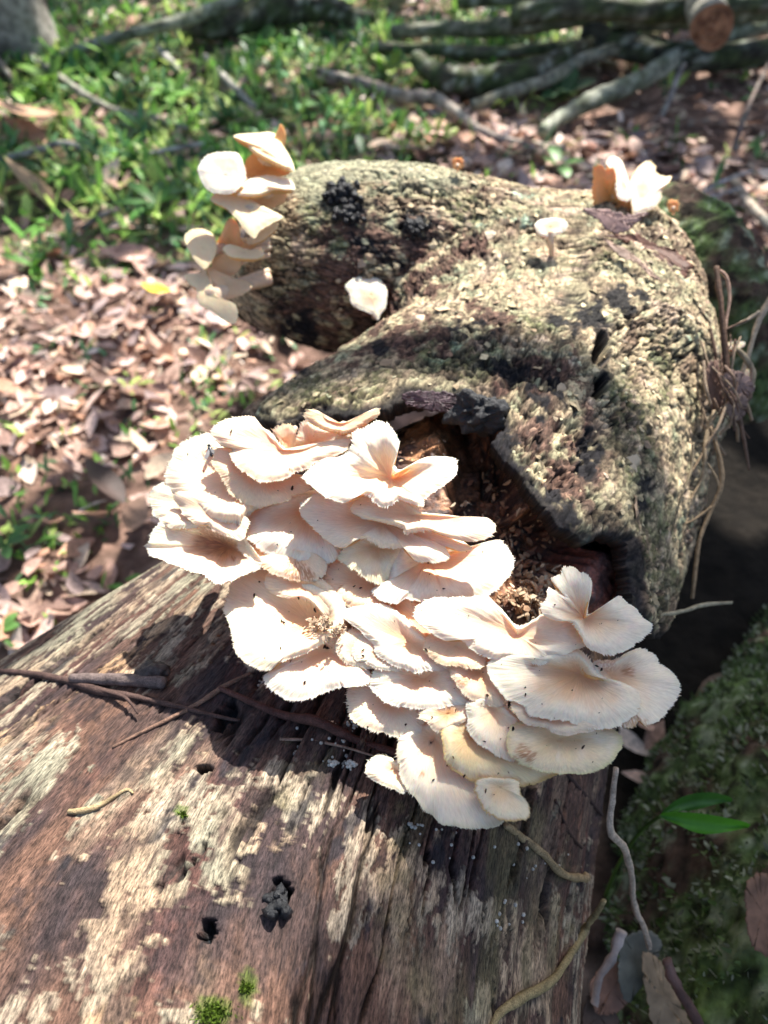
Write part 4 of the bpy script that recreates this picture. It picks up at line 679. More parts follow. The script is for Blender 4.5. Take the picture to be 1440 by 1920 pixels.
# the fly
q = hit(396, 845, (BV_CAP,)); B = basis(q[1], .3); fp = q[0]+q[1]*.0016
fly = empty('fly', fp, 'small black fly sitting on the large round mushroom', 'insect')
blob('thorax', fp, (.0022, .0013, .0014), M_FLY, fly, .1, 300, 1, rot=B); blob('head', fp+B[0]*.0028, (.0010, .0011, .0010), M_FLY, fly, .1, 300, 2, rot=B); blob('abdomen', fp-B[0]*.0030, (.0026, .0013, .0012), M_FLY, fly, .1, 300, 3, rot=B)
for sgn in (-1, 1):
    wv = np.array([[0, 0, 0], [-.0025, sgn*.0025, .0004], [-.0055, sgn*.0042, .0008], [-.0068, sgn*.0030, .0006], [-.0040, sgn*.0008, .0002]])@B+fp+B[2]*.0012
    mesh('wing', np.concatenate([wv, wv-B[2]*.00008]), [np.array([[0, 1, 2, 3], [8, 7, 6, 5]]), np.array([[0, 3, 4], [9, 8, 5]])], M_WING, fly)
    for k in (-1, 0, 1):
        tube_mesh('leg', [fp+B[0]*k*.001, fp+B[0]*k*.002+B[1]*sgn*.0024+B[2]*.0005, fp+B[0]*k*.0034+B[1]*sgn*.0042-B[2]*.0014], [.00016, .00013, .0001], M_FLY, fly, 5)
# tiny white growths on the shaded wood under the cluster
parts = []; F0 = gridfaces(5, 7, True)[:, ::-1]; a = np.linspace(0, 2*np.pi, 7, endpoint=False)[None]; b = np.linspace(.1, 3.04, 5)[:, None]; D = np.stack([np.sin(b)*np.cos(a), np.sin(b)*np.sin(a), np.cos(b)+0*a], -1)
for (cx, cy, s, n) in [(655,1435,12,26),(628,1432,8,14),(490,1285,10,12),(660,1360,10,12),(552,1410,8,6),(780,1550,14,10),(600,1410,50,14),(960,1720,50,10),(1000,1610,40,12),(820,1560,60,12)]:
    for i in range(n):
        q = hit(cx+s*rg.normal(0, .6), cy+s*rg.normal(0, .5), (BV_BARE,))
        if q is not None: parts.append(((D*rg.uniform(.0004, .0012)+q[0]+q[1]*.0006).reshape(-1, 3), F0, np.array([.62, .60, .54])*rg.uniform(.6, 1)))
V, F, Cc = join(parts); tag(mesh('white_fungus_dots', V, F, M_CHIP, None, Cc), 'tiny white fungus dots on the shaded bare wood', 'fungus', kind='stuff')
# moss tufts
for (cx, cy, s, n, lb) in [(345,1527,7,90,'tiny bright green moss tuft on the sunny bare wood'), (398,1900,34,420,'wide green moss patch at the bottom edge of the frame'), (462,1852,12,160,'upright green moss tuft just above the wide moss patch')]:
    parts = []; c0 = None
    for i in range(n):
        q = hit(cx+s*rg.normal(0, .5), cy+s*.8*rg.normal(0, .5), (BV_BARE,))
        if q is None: continue
        p, nn = q; d = nn+rg.normal(0, .6, 3); d /= np.linalg.norm(d); t = np.cross(d, rg.normal(size=3)); t /= np.linalg.norm(t); L = rg.uniform(.0012, .0032); c0 = p if c0 is None else c0
        parts.append((np.array([p-t*L*.16, p+t*L*.16, p+d*L*.6+t*L*.12, p+d*L]), np.array([[0, 1, 2, 3]]), np.array([.10, .16, .02])*rg.uniform(.4, 1.5)))
    V, F, Cc = join(parts); tag(mesh('moss_tuft', V, F, M_GREEN, None, Cc), lb, 'moss', kind='stuff')

# ------------------------------------------------------------------ ground
def gz(x, y):
    x = np.asarray(x, float); y = np.asarray(y, float)
    return .035*fbm(x*1.7, y*1.7, 0, 4, 301)+.012*fbm(x*8, y*8, 0, 3, 302)-.05+.03*ss(1.5, 4, y)
def axis(lo, a, b, hi, st, gr):
    c = list(np.arange(a, b, st)); k = st; v = b
    while v < hi: c.append(v); k *= gr; v += k
    c.append(hi); k = st; v = a; pre = []
    while v > lo: k *= gr; v -= k; pre.append(max(v, lo))
    return np.array(pre[::-1]+c)
gx = axis(-60, -2.2, 2.2, 60, .02, 1.35); gy = axis(-30, -.2, 4.2, 90, .02, 1.35); GX, GY = np.meshgrid(gx, gy, indexing='ij')
GZ = gz(GX, GY); G = np.stack([GX, GY, GZ], -1); px, py, dd = proj(G)
g1 = fbm(GX*3, GY*3, 0, 4, 303); g2 = fbm(GX*25, GY*25, 0, 4, 304)
green = np.clip(ells(px, py, [(180, 260, 480, 230), (600, 60, 700, 120), (700, 230, 200, 120), (180, 470, 160, 60)], 310, 60), 0, 1)
C = mix((.24, .15, .115), (.10, .06, .045), ss(-.3, .3, g1+.4*g2)); C = mix(C, (.40, .28, .22), ss(.1, .4, g2)); C = mix(C, (.05, .075, .02), green*ss(-.3, .2, g2+.3*g1)*.85)
C = mix(C, (.010, .008, .006), ss(.16, .26, GX)*(1-ss(1.0, 1.35, GY)))  # dark wet soil, blackened further to paint in the gap's deep shade
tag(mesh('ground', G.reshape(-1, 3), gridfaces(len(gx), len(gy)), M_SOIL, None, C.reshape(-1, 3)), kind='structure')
def gp(px, py, h=0):
    P = atz(px, py, 0.)
    for _ in range(3): P = atz(px, py, float(gz(P[0], P[1]))+h)
    return P

# leaf shapes
def leaf_geo(k, L=1.0):
    rg = np.random.default_rng(900+k); n = 5; t = np.linspace(0, 1, n); w = np.sin(np.pi*np.clip(t, .04, .97)**rg.uniform(.8, 1.2))*rg.uniform(.17, .30)
    fold = rg.uniform(.05, .3); curl = rg.uniform(-.25, .5); side = rg.normal(0, .06); V = []
    for i in range(n):
        y = t[i]-.5; z = curl*(y*y)-.05; bx = side*math.sin(t[i]*3)
        V += [(bx-w[i], y, z+w[i]*fold*rg.uniform(.6, 1.6)), (bx, y, z), (bx+w[i], y, z+w[i]*fold*rg.uniform(.6, 1.6))]
    return np.array(V)*L, gridfaces(n, 3)
LG_ = [leaf_geo(k) for k in range(8)]
LCOL = np.array([(.52, .33, .26), (.40, .26, .20), (.70, .50, .42), (.70, .54, .39), (.19, .11, .085), (.52, .29, .19), (.78, .64, .54), (.38, .28, .26)])
LMAT = [material('dry_leaf_tone', color=tuple(c), rough=.6, bump=.4, bscale=25, vscale=12, var=.35, bdist=.002, spec=.35, trans=.12) for c in LCOL]
LME = [[mesh('fallen_leaf', V*1.0, F, LMAT[c], link=False) for c in range(8)] for V, F in LG_]
def rotm(a, tx, ty):
    ca, sa = math.cos(a), math.sin(a); R = np.array([[ca, -sa, 0], [sa, ca, 0], [0, 0, 1]]); cx, sx = math.cos(tx), math.sin(tx); cy, sy = math.cos(ty), math.sin(ty)
    return R@np.array([[1, 0, 0], [0, cx, -sx], [0, sx, cx]])@np.array([[cy, 0, sy], [0, 1, 0], [-sy, 0, cy]])
rg = np.random.default_rng(55); cnt = 0; cands = []
litL = [(200, 650, 330, 220), (60, 1100, 140, 120), (1150, 330, 320, 130), (820, 220, 160, 70), (1250, 1850, 160, 120)]
NX = rg.uniform(-2.3, 2.3, 42000); NY = rg.uniform(-.1, 4.2, 42000); QX, QY, QD = proj(np.stack([NX, NY, 0*NX], -1))
PR = .16+.84*ells(QX, QY, litL, 320, 40); ok = (rg.random(42000) < PR) & (QX > -80) & (QX < 1520) & (QY > -60) & (QY < 2000) & ~((QX > 1215) & (QY > 520) & (QY < 1250))
cands = list(zip(QD[ok], NX[ok], NY[ok], QX[ok], QY[ok]))
cands.sort(); vis = [c for c in cands if not (c[3] > 300 and 700 < c[4] and c[3] < 1180)]
parts = []; used_lb = {}
TONE = ['reddish brown', 'dull brown', 'light pinkish brown', 'straw tan', 'dark brown', 'rusty brown', 'pale beige', 'greyish brown']
SHAPE = ['arched', 'flat', 'folded', 'curved', 'cupped', 'slim', 'broad', 'twisted']
ZONES = [(-200, 300, 400, 700, 'on the sunny litter by the left edge'), (300, 620, 400, 760, 'under the side limb'), (-200, 140, 700, 900, 'at the left edge level with the cluster top'), (140, 420, 700, 900, 'just left of the mushroom cluster top'), (-200, 140, 900, 1300, 'at the left edge above the bare wood'), (140, 420, 900, 1300, 'close to the lowest left mushroom'),
         (1100, 1600, 0, 520, 'behind the elbow at the right'), (1000, 1600, 1200, 1600, 'beside the mossy log'), (1000, 1600, 1600, 2100, 'in the bottom right corner')]
for i, (d, x, y, qx, qy) in enumerate(vis):
    s = (rg.uniform(.03, .062) if i < 270 else (.012+.055*rg.random()**1.8)*(1+.25*min(1, max(0, d-1.2)))); R = rotm(rg.uniform(0, 6.28), rg.normal(0, .38), rg.normal(0, .38)); k = rg.integers(8); c = rg.choice(8, p=[.2, .14, .16, .12, .1, .1, .08, .1]); z = float(gz(x, y))+rg.uniform(.004, .022)
    if i < 270:
        o = bpy.data.objects.new('fallen_leaf', LME[k][c]); COL.objects.link(o); o.location = (x, y, z); o.scale = (s, s, s); from_m = Vector
        import mathutils
        o.rotation_euler = mathutils.Matrix(R.tolist()).to_euler()
        zone = [z for x0, x1, y0, y1, z in ZONES if x0 <= qx < x1 and y0 <= qy < y1]; zone = zone[0] if zone else 'on the forest floor'
        lb = '%s %s fallen leaf, %s, %s' % (TONE[c], SHAPE[k], ('tiny' if s < .038 else 'small' if s < .046 else 'middling' if s < .054 else 'large'), zone); used_lb[lb] = used_lb.get(lb, 0)+1
        tag(o, lb, 'dead leaf', 'dry fallen leaves in the litter')
    else:
        V, F = LG_[k]; parts.append((V*s@R.T+np.array([x, y, z]), F, LCOL[c]*rg.uniform(.7, 1.25)))
NX = rg.uniform(-2, 2, 30000); NY = rg.uniform(.2, 3.6, 30000); QX, QY, QD = proj(np.stack([NX, NY, 0*NX], -1)); ok = (rg.random(30000) < .1+.9*ells(QX, QY, litL, 320, 40)) & (QX > -80) & (QX < 1520) & (QY < 1500) & ~((QX > 1215) & (QY > 520))
for x, y in list(zip(NX[ok], NY[ok]))[:9000]:
    L = rg.uniform(.004, .014); a = rg.uniform(0, 6.28); q = np.array([[-L, -L*.35, 0], [L*.9, -L*.2, 0], [L, L*.3, 0], [-L*.7, L*.45, 0]]); parts.append((q@rotm(a, rg.normal(0, .4), rg.normal(0, .4)).T+np.array([x, y, float(L*.5)]), np.array([[0, 1, 2, 3]]), LCOL[rg.integers(8)]*rg.uniform(.7, 1.3)))
nb = 9000 if ok.sum() > 9000 else int(ok.sum()); zz = gz(np.array([p_[0][:, 0].mean() for p_ in parts[-nb:]]), np.array([p_[0][:, 1].mean() for p_ in parts[-nb:]]))
for p_, z_ in zip(parts[-nb:], zz): p_[0][:, 2] += z_+.004
V, F, Cc = join(parts); tag(mesh('leaf_litter', V, F, M_LEAF, None, Cc), 'carpet of dry brown leaves covering the forest floor', 'leaf litter', kind='stuff')
# distinct leaves
def big_leaf(px, py, s, ang, tilt, col, label, k=0, mat=None, h=.02, name='dead_leaf', wide=1.0):
    V, F = LG_[k]; n = 9; o = mesh(name, (V*s*np.array([wide, 1, 1]))@rotm(ang, *tilt).T+gp(px, py, h), F, mat or M_LEAF, None, np.tile(col, (len(V), 1))); sm = o.modifiers.new('soft', 'SUBSURF'); sm.levels = 2; sm.render_levels = 2
    tag(o, label, 'dead leaf' if mat is None else 'leaf')
big_leaf(292, 541, .06, 1.3, (.1, .1), (.85, .50, .02), 'bright yellow fallen leaf on the brown litter left of the limb end', 1, h=.05)
big_leaf(45, 205, .22, 1.9, (.35, .2), (.50, .30, .19), 'big tan folded leaf in the grass at the far left', 3, wide=1.6, h=.05)
big_leaf(20, 245, .20, 1.4, (.1, -.3), (.42, .24, .15), 'big brown leaf under the tan folded leaf at the far left', 4, wide=1.4, h=.03)
big_leaf(240, 475, .12, 1.5, (.1, .1), (.45, .26, .20), 'pinkish brown leaf at the lower border of the grass', 2, wide=1.3)
big_leaf(166, 955, .095, .1, (-.9, .1), (.50, .30, .22), 'pinkish leaf standing on edge left of the cluster', 5, h=.05)
big_leaf(195, 900, .10, .75, (.2, .5), (.06, .038, .032), 'long dark curled leaf left of the mushroom cluster', 2, wide=.8, h=.05)
big_leaf(255, 965, .15, .2, (-.5, .6), (.24, .15, .11), 'brown curled leaf close beside the lowest left mushroom', 6, wide=.7, h=.06)
big_leaf(60, 340, .17, .9, (.5, .6), (.30, .20, .12), 'rotten brown wood coloured leaf heap at the left edge', 7, wide=1.6, h=.05)

# low green plants: one leafy mass plus single plants that stand out
def blade(p, L, w, az, lean, rg, drop=.6):
    n = 5; t = np.linspace(0, 1, n); dx = np.array([math.cos(az), math.sin(az), 0]); sd = np.array([-dx[1], dx[0], 0])
    c = p+dx*(np.sin(t*lean)*L)[:, None]+np.array([0, 0, 1])*((t*math.cos(lean)-drop*t*t*math.sin(lean)*.7)*L)[:, None]; ww = w*np.sin(np.pi*(t*.88+.07))
    V = np.stack([c-sd*ww[:, None], c+np.array([0, 0, -.15])*ww[:, None], c+sd*ww[:, None]], 1).reshape(-1, 3); return V, gridfaces(n, 3)
GC = np.array([(.14, .32, .06), (.28, .50, .09), (.07, .18, .06), (.46, .60, .16), (.13, .28, .12)])
rg = np.random.default_rng(66); parts = []; nn_ = 0
GREENZ = [(170, 220, 300, 190), (500, 150, 330, 200), (400, 400, 200, 80), (640, 240, 190, 60), (300, 40, 300, 60), (120, 470, 130, 60), (420, 700, 90, 60), (100, 900, 160, 80), (860, 60, 300, 60), (60, 1000, 120, 40), (360, 640, 60, 40), (250, 760, 70, 26), (120, 620, 40, 26), (60, 760, 90, 36), (480, 720, 60, 30)]
NX = rg.uniform(-2.4, 2.4, 30000); NY = rg.uniform(.3, 4.2, 30000); QX, QY, QD = proj(np.stack([NX, NY, 0*NX], -1))
g_ = ells(QX, QY, GREENZ, 330, 50); PR = .04+.96*g_*(.25+.75*ss(-.15, .2, fbm(NX*4, NY*4, 0, 3, 331)))
ok = (rg.random(30000) < PR) & (QX > -60) & (QX < 1500) & (QY > -60) & (QY < 1200) & ~((QX > 1150) & (QY > 480))
for x, y, qx, qy, d in list(zip(NX[ok], NY[ok], QX[ok], QY[ok], QD[ok]))[:5000]:
    nn_ += 1; p = np.array([x, y, float(gz(x, y))]); col = GC[rg.integers(5)]*rg.uniform(.6, 1.4); m = rg.choice(3, p=[.62, .2, .18])
    sc = .5 if qy > 420 else 1
    for j in range(3 if m else 4):
        L = rg.uniform(.03, .09)*sc; w_ = rg.uniform(.0015, .0035) if m == 0 else rg.uniform(.005, .011)*sc
        V, F = blade(p+rg.normal(0, .012, 3)*[1, 1, 0]+np.array([0, 0, .01 if m else 0]), L, w_, rg.uniform(0, 6.28), rg.uniform(.3, 1.4), rg); parts.append((V, F, col))
V, F, Cc = join(parts); tag(mesh('undergrowth', V, F, M_GREEN, None, Cc), 'low green grass and herbs growing on the forest floor', 'undergrowth', kind='stuff')
def plant(px, py, n, L, w, col, label, seed, h=.02):
    rg = np.random.default_rng(seed); p = gp(px, py, 0); root = empty('small_plant', p, label, 'plant', 'broad leaved plants in the undergrowth'); top = p+np.array([0, 0, h])
    tube_mesh('stem', [p-[0, 0, .01], top], [.002, .0015], M_GREEN, root, 6, 0, np.array(col)*.7)
    for i in range(n):
        V, F = blade(top, L*rg.uniform(.7, 1.1), w*rg.uniform(.8, 1.1), i*6.283/n+rg.normal(0, .25), rg.uniform(.7, 1.25), rg); mesh('leaf', V, F, M_GREEN, root, np.tile(np.array(col)*rg.uniform(.8, 1.2), (len(V), 1)))
for i, a in enumerate([(100, 170, 9, .13, .022, (.18, .34, .06), 'sunlit light green plant beside the big tan leaf'), (225, 130, 7, .16, .020, (.16, .32, .05), 'tall light green plant near the top left'), (300, 400, 8, .12, .014, (.06, .17, .03), 'dark green plant left of the limb end mushrooms'), (330, 185, 8, .10, .02, (.14, .30, .05), 'light green plant amid the grass at the upper left'),
                       (500, 100, 6, .12, .03, (.08, .2, .05), 'dark broad leaved plant above the side limb'), (735, 140, 5, .09, .02, (.3, .42, .06), 'yellow green seedling by the winding pale root'), (1045, 325, 4, .10, .016, (.12, .30, .06), 'small plant with two pale leaves just behind the elbow'), (1060, 185, 5, .14, .03, (.05, .13, .05), 'dark green plant between the pale branches'),
                       (70, 515, 4, .07, .013, (.10, .26, .03), 'little green plant on the litter at the left edge'), (610, 215, 8, .11, .012, (.10, .24, .04), 'grassy plant just above the side limb'), (20, 1040, 5, .05, .007, (.07, .17, .04), 'low green plant at the left edge by the trunk foot'), (10, 1200, 4, .04, .006, (.10, .22, .05), 'bright green leaflets at the left edge under the trunk flank')]): plant(*a, seed=400+i)

# ------------------------------------------------------------------ fallen branches behind
def moss_col(base, gm):
    def f(G):
        a = fbm(G[..., 0]*18, G[..., 1]*18, G[..., 2]*18, 4, 350); b = fbm(G[..., 0]*40, G[..., 1]*40, G[..., 2]*40, 3, 351)
        c = mix(base, (.06, .09, .03), np.clip(ss(-.25, .25, a)*gm, 0, 1)); c = mix(c, (.40, .42, .36), ss(.2, .4, b)*.6); return mix(c, (.03, .025, .02), ss(.15, .4, -b)*.6)
    return f
GB = 'fallen branches piled behind the trunk'
def branch(pts, rpx, label, base=(.20, .19, .14), gm=.7, group=GB, name='fallen_branch', rough=.3, cap=None):
    P = [gp(p[0], p[1], p[2]) for p in pts]; R = [r/FPX*depth(p) for r, p in zip(rpx, P)]; root = empty(name, P[0], label, 'branch', group)
    tube_mesh('stem', P, R, M_STICK, root, 16, rough, moss_col(base, gm), 10, int(pts[0][0]) % 50); return root, P, R
branch([(735,60,.06),(845,55,.08),(920,52,.09),(1000,44,.10),(1090,30,.11),(1180,20,.12)], [11,13,16,18,18,16], 'mossy grey log in the pile with a pale left end')
branch([(700,88,.04),(820,95,.05),(940,98,.06),(1090,82,.08)], [9,10,11,9], 'thin dull green branch second from the front of the pile', (.14, .13, .09), .8)
branch([(780,110,.05),(830,145,.05),(900,155,.05),(980,140,.05),(1050,112,.06),(1110,80,.06)], [14,22,26,25,18,12], 'thick dark moss covered log curving in the middle of the pile', (.07, .065, .045), .9)
branch([(885,198,.03),(960,172,.04),(1030,148,.05),(1100,110,.06),(1200,80,.08)], [9,11,12,13,10], 'pale grey stick sloping up right from the thick dark log', (.30, .28, .22), .35)
branch([(1015,248,.03),(1060,215,.04),(1120,185,.05),(1200,150,.06),(1290,95,.08),(1360,65,.09),(1460,35,.10)], [11,14,16,17,18,20,22], 'long pale green lichen branch nearest the front of the pile', (.33, .34, .27), .6)
branch([(575,128,.02),(640,145,.03),(700,160,.03),(750,180,.04),(815,185,.04),(860,215,.03),(900,245,.02),(960,268,.01),(1060,278,.01)], [5,8,9,11,12,10,9,9,6], 'winding pale root running along the ground below the pile', (.34, .28, .24), .15, name='surface_root')
branch([(960,30,.16),(1100,15,.18),(1250,20,.18),(1460,0,.2)], [18,20,20,18], 'dark green log at the back of the pile', (.10, .10, .07), .8)
branch([(1100,62,.06),(1200,95,.07),(1300,110,.07),(1460,95,.07)], [20,24,24,24], 'thick black shaded log low in the pile at the right', (.04, .04, .03), .7)
branch([(1150,40,.13),(1260,42,.14),(1350,35,.14),(1460,20,.15)], [13,14,14,13], 'grey branch crossing behind the sawn log', (.2, .2, .15), .6)
branch([(860,5,.1),(960,-5,.12),(1080,0,.14),(1200,-12,.16)], [12,14,16,14], 'greenish log at the top edge of the picture', (.16, .16, .11), .7)
br, P, R = branch([(1335,50,.32),(1322,14,.22),(1312,-16,.13),(1300,-40,.06)], [36,34,34,34], 'sawn log pointing at the viewer with a brown cut end', (.22, .20, .17), .4, rough=.1)
# its sawn face with rings and a split
ax = (P[0]-P[1])/np.linalg.norm(P[0]-P[1]); B = basis(ax, 1.); k = np.linspace(0, 1, 14)[:, None]; a = np.linspace(0, 2*np.pi, 48, endpoint=False)[None]; RR = R[0]*1.04*k*(1+.05*np.sin(3*a))
Gc = P[0]+ax*(R[0]*.34)+B[0]*(RR*np.cos(a))[..., None]+B[1]*(RR*np.sin(a))[..., None]-ax*(.010*np.exp(-(np.minimum(np.abs(a-1.2), 6.28-np.abs(a-1.2))/.10)**2)*k+.0015*np.sin(k*60))[..., None]
cc = mix((.34, .17, .09), (.20, .09, .05), ss(-.2, .3, np.sin(k*40)*.3+fbm(np.cos(a)*2, np.sin(a)*2, k*3, 3, 5)))
mesh('cut_face', Gc.reshape(-1, 3), gridfaces(14, 48, True), M_STICK, br, cc.reshape(-1, 3))
GL = 'dead sticks on the grass at the left'
branch([(95,108,.02),(180,82,.05),(250,62,.07),(330,42,.09),(400,18,.10),(450,-5,.12)], [6,9,10,11,12,12], 'grey green stick rising to the top edge at the left', (.26, .27, .21), .5, GL)
branch([(340,62,.03),(420,48,.06),(500,22,.08),(580,12,.08),(650,30,.05),(700,35,.04)], [10,22,26,26,20,12], 'dark arched log at the top left of centre', (.05, .045, .035), .6, GL)
branch([(30,85,.02),(90,128,.03),(150,172,.03),(210,205,.03),(300,228,.02),(350,240,.02)], [4,6,7,7,6,4], 'long grey stick lying across the grass at the upper left', (.32, .30, .25), .3, GL)
branch([(385,105,.02),(410,135,.03),(440,165,.03),(478,202,.02)], [5,7,7,5], 'short grey stick pointing down right in the grass', (.36, .34, .30), .2, GL)
branch([(-10,302,.02),(60,285,.03),(120,268,.03),(170,285,.02)], [5,6,5,3], 'grey stick at the left edge below the big tan leaf', (.33, .31, .29), .2, GL)
branch([(270,290,.02),(330,278,.03),(385,268,.03)], [2.5,4,3], 'thin bare stick left of the uppermost limb mushrooms', (.42, .40, .38), .1, GL)
branch([(150,430,.01),(190,405,.02),(225,392,.02)], [3,6,4], 'brownish short stick at the lower border of the grass', (.30, .25, .22), .1, GL)
branch([(298,90,.02),(315,110,.02),(335,132,.02)], [5,7,5], 'stubby grey stick near the tall light green plant', (.38, .36, .32), .2, GL)
branch([(35,165,.02),(10,130,.04),(-20,90,.05)], [4,5,5], 'small brown stick by the tree foot', (.24, .2, .16), .2, GL)
branch([(690,62,.02),(560,20,.03),(520,-10,.04)], [4,5,5], 'thin bare twig crossing the dark arched log', (.3, .28, .26), .1, GL)
GR = 'thin dead sticks at the right'
branch([(1240,218,.02),(1258,180,.05),(1272,140,.08),(1285,118,.10)], [5,5,5,4], 'thin grey stick leaning below the long pale green branch', (.34, .30, .28), .1, GR)
branch([(1375,282,.02),(1388,240,.06),(1405,195,.10),(1440,120,.14)], [5,5,4,3], 'thin brown stick leaning at the right edge', (.22, .16, .14), .1, GR)
branch([(1375,335,.03),(1400,375,.03),(1425,405,.03),(1465,445,.03)], [7,9,9,9], 'pale stick entering from the right edge above the black gap', (.42, .34, .27), .1, GR)
branch([(1270,392,.02),(1310,365,.04),(1350,342,.05),(1410,320,.06)], [2.5,3,3,2], 'wispy grey twig right of the upright mushrooms', (.4, .38, .38), .0, GR)
branch([(1285,400,.02),(1330,372,.03),(1390,352,.04)], [2,2.5,2], 'second wispy grey twig crossing the first', (.4, .38, .38), .0, GR)
branch([(1100,320,.0),(1180,322,.01),(1260,318,.01),(1400,300,.01)], [6,9,9,7], 'reddish brown half buried stick behind the elbow', (.22, .12, .09), .0, GR)
branch([(1180,255,.0),(1250,235,.01),(1330,232,.01),(1440,245,.01)], [6,8,8,6], 'brown half buried stick at the upper right', (.24, .15, .11), .0, GR)

# dark mossy limb behind the elbow and the mossy log on the right
def rough_tube(name, pts, rad, mat, colf, ns, nt, amp, fr, seed, parent=None):
    Cc = crom(np.array([list(p)+[r] for p, r in zip(pts, rad)]), ns); P = Cc[:, :3]; T = np.gradient(P, axis=0); T /= np.linalg.norm(T, axis=1, keepdims=True)
    A = np.cross(T, [0, 0, 1.]); A /= np.linalg.norm(A, axis=1, keepdims=True); B = np.cross(A, T); a = np.linspace(0, 2*np.pi, nt, endpoint=False)
    D = A[:, None]*np.cos(a)[None, :, None]+B[:, None]*np.sin(a)[None, :, None]; G = P[:, None]+D*Cc[:, 3][:, None, None]
    h = amp*fbm(G[..., 0]*fr, G[..., 1]*fr, G[..., 2]*fr, 5, seed, .6)+amp*.35*np.abs(fbm(G[..., 0]*fr*4, G[..., 1]*fr*4, G[..., 2]*fr*4, 4, seed+1, .6)); G2 = G+D*h[..., None]
    return mesh(name, G2.reshape(-1, 3), gridfaces(ns, nt, True)[:, ::-1], mat, parent, colf(G2, h/amp).reshape(-1, 3))
def mosslog(G, h):
    a = fbm(G[..., 0]*14, G[..., 1]*14, G[..., 2]*14, 4, 371); b = fbm(G[..., 0]*60, G[..., 1]*60, G[..., 2]*60, 4, 372, .6)
    c = mix((.09, .06, .045), (.09, .14, .05), ss(-.3, .1, a+.3*b)); c = mix(c, (.30, .34, .24), ss(.05, .4, b+.3*a)*.8); c = mix(c, (.17, .27, .06), ss(.2, .45, a)*.6); return mix(c, (.02, .018, .014), ss(.12, .32, -b)*.9)
t = empty('mossy_log', (.42, .2, 0), 'big mossy green log lying close on the right of the trunk, in shade', 'mossy log')
mlog = rough_tube('stem', [(.34, -.35, .0), (.36, -.1, .02), (.395, .12, .01), (.44, .25, -.035), (.52, .38, -.10), (.56, .55, -.16)], [.20, .20, .19, .17, .14, .10], M_MOSS, mosslog, 220, 240, .022, 16, 373, t)
V_ = np.empty(len(mlog.data.vertices)*3); mlog.data.vertices.foreach_get('co', V_); V_ = V_.reshape(-1, 3)+np.array(t.location); Nn = np.empty(len(V_)*3); mlog.data.vertices.foreach_get('normal', Nn); Nn = Nn.reshape(-1, 3)
qx, qy, qd = proj(V_); sel = np.where((qx > 1100) & (qx < 1650) & (qy > 950) & (qy < 2100) & (((CAM-V_)*Nn).sum(1) > 0) & (fbm(V_[:, 0]*25, V_[:, 1]*25, V_[:, 2]*25, 3, 375) > -.1))[0]
rg = np.random.default_rng(41); sel = sel[rg.integers(0, len(sel), 11000)]; p = V_[sel]+rg.normal(0, .002, (len(sel), 3)); d = Nn[sel]+rg.normal(0, .55, p.shape); d /= np.linalg.norm(d, axis=1, keepdims=True); t_ = np.cross(d, rg.normal(size=p.shape)); t_ /= np.linalg.norm(t_, axis=1, keepdims=True); Lh = rg.uniform(.003, .009, (len(sel), 1)); w_ = Lh*rg.uniform(.15, .35, (len(sel), 1))
VV = np.stack([p-t_*w_, p+t_*w_, p+d*Lh*.7+t_*w_*.8, p+d*Lh], 1).reshape(-1, 3); cl = np.array([(.08, .14, .04), (.15, .23, .08), (.34, .38, .28), (.06, .08, .035)])[rg.integers(0, 4, len(sel))]*rg.uniform(.6, 1.3, (len(sel), 1))
tag(mesh('moss', VV, np.arange(len(sel)*4).reshape(-1, 4), M_GREEN, t, np.repeat(cl, 4, 0)), kind='stuff')
t = empty('mossy_limb', (.30, .8, .2), 'dark mossy limb descending behind the elbow of the trunk to the right', 'branch')
rough_tube('stem', [at(1180, 440, .80), at(1250, 450, .78), at(1310, 490, .76), at(1345, 560, .74), at(1370, 640, .74), at(1380, 760, .78)], [.05, .052, .052, .05, .045, .04], M_MOSS, mosslog, 140, 90, .010, 30, 374, t)
# green leaf pair over the mossy log
def lance(pts, w, col, parent, d):
    P = crom(np.array([at(x, y, dd_) for (x, y), dd_ in zip(pts, d)]), 14); T = np.gradient(P, axis=0); T /= np.linalg.norm(T, axis=1, keepdims=True); S = np.cross(T, [0.05, .75, -.65]); S /= np.linalg.norm(S, axis=1, keepdims=True)
    t = np.linspace(0, 1, 14); ww = w*np.sin(np.pi*(t*.94+.04))**.8; V = np.stack([P-S*ww[:, None]+[0, 0, .003]*np.sin(t*9)[:, None], P-S*ww[:, None]*.5, P-[0, 0, .003], P+S*ww[:, None]*.5, P+S*ww[:, None]+[0, 0, .002]], 1).reshape(-1, 3)
    return mesh('leaf', V, gridfaces(14, 5), M_GREEN, parent, np.tile(col, (len(V), 1)))
t = empty('green_sprig', at(1240, 1530, .52), 'pair of bright green lance shaped leaves over the mossy log', 'plant')
lance([(1238,1530),(1290,1540),(1350,1548),(1405,1550)], .0062, (.08, .28, .02), t, [.50,.50,.505,.51]); lance([(1240,1528),(1280,1508),(1330,1500),(1372,1502)], .0055, (.06, .20, .03), t, [.50,.51,.52,.53])
tube_mesh('stem', [at(1238,1530,.50), at(1200,1560,.53), at(1160,1620,.56), at(1135,1680,.60)], [.0012,.0014,.0014,.0015], M_GREEN, t, 6, 0, (.08, .16, .03))
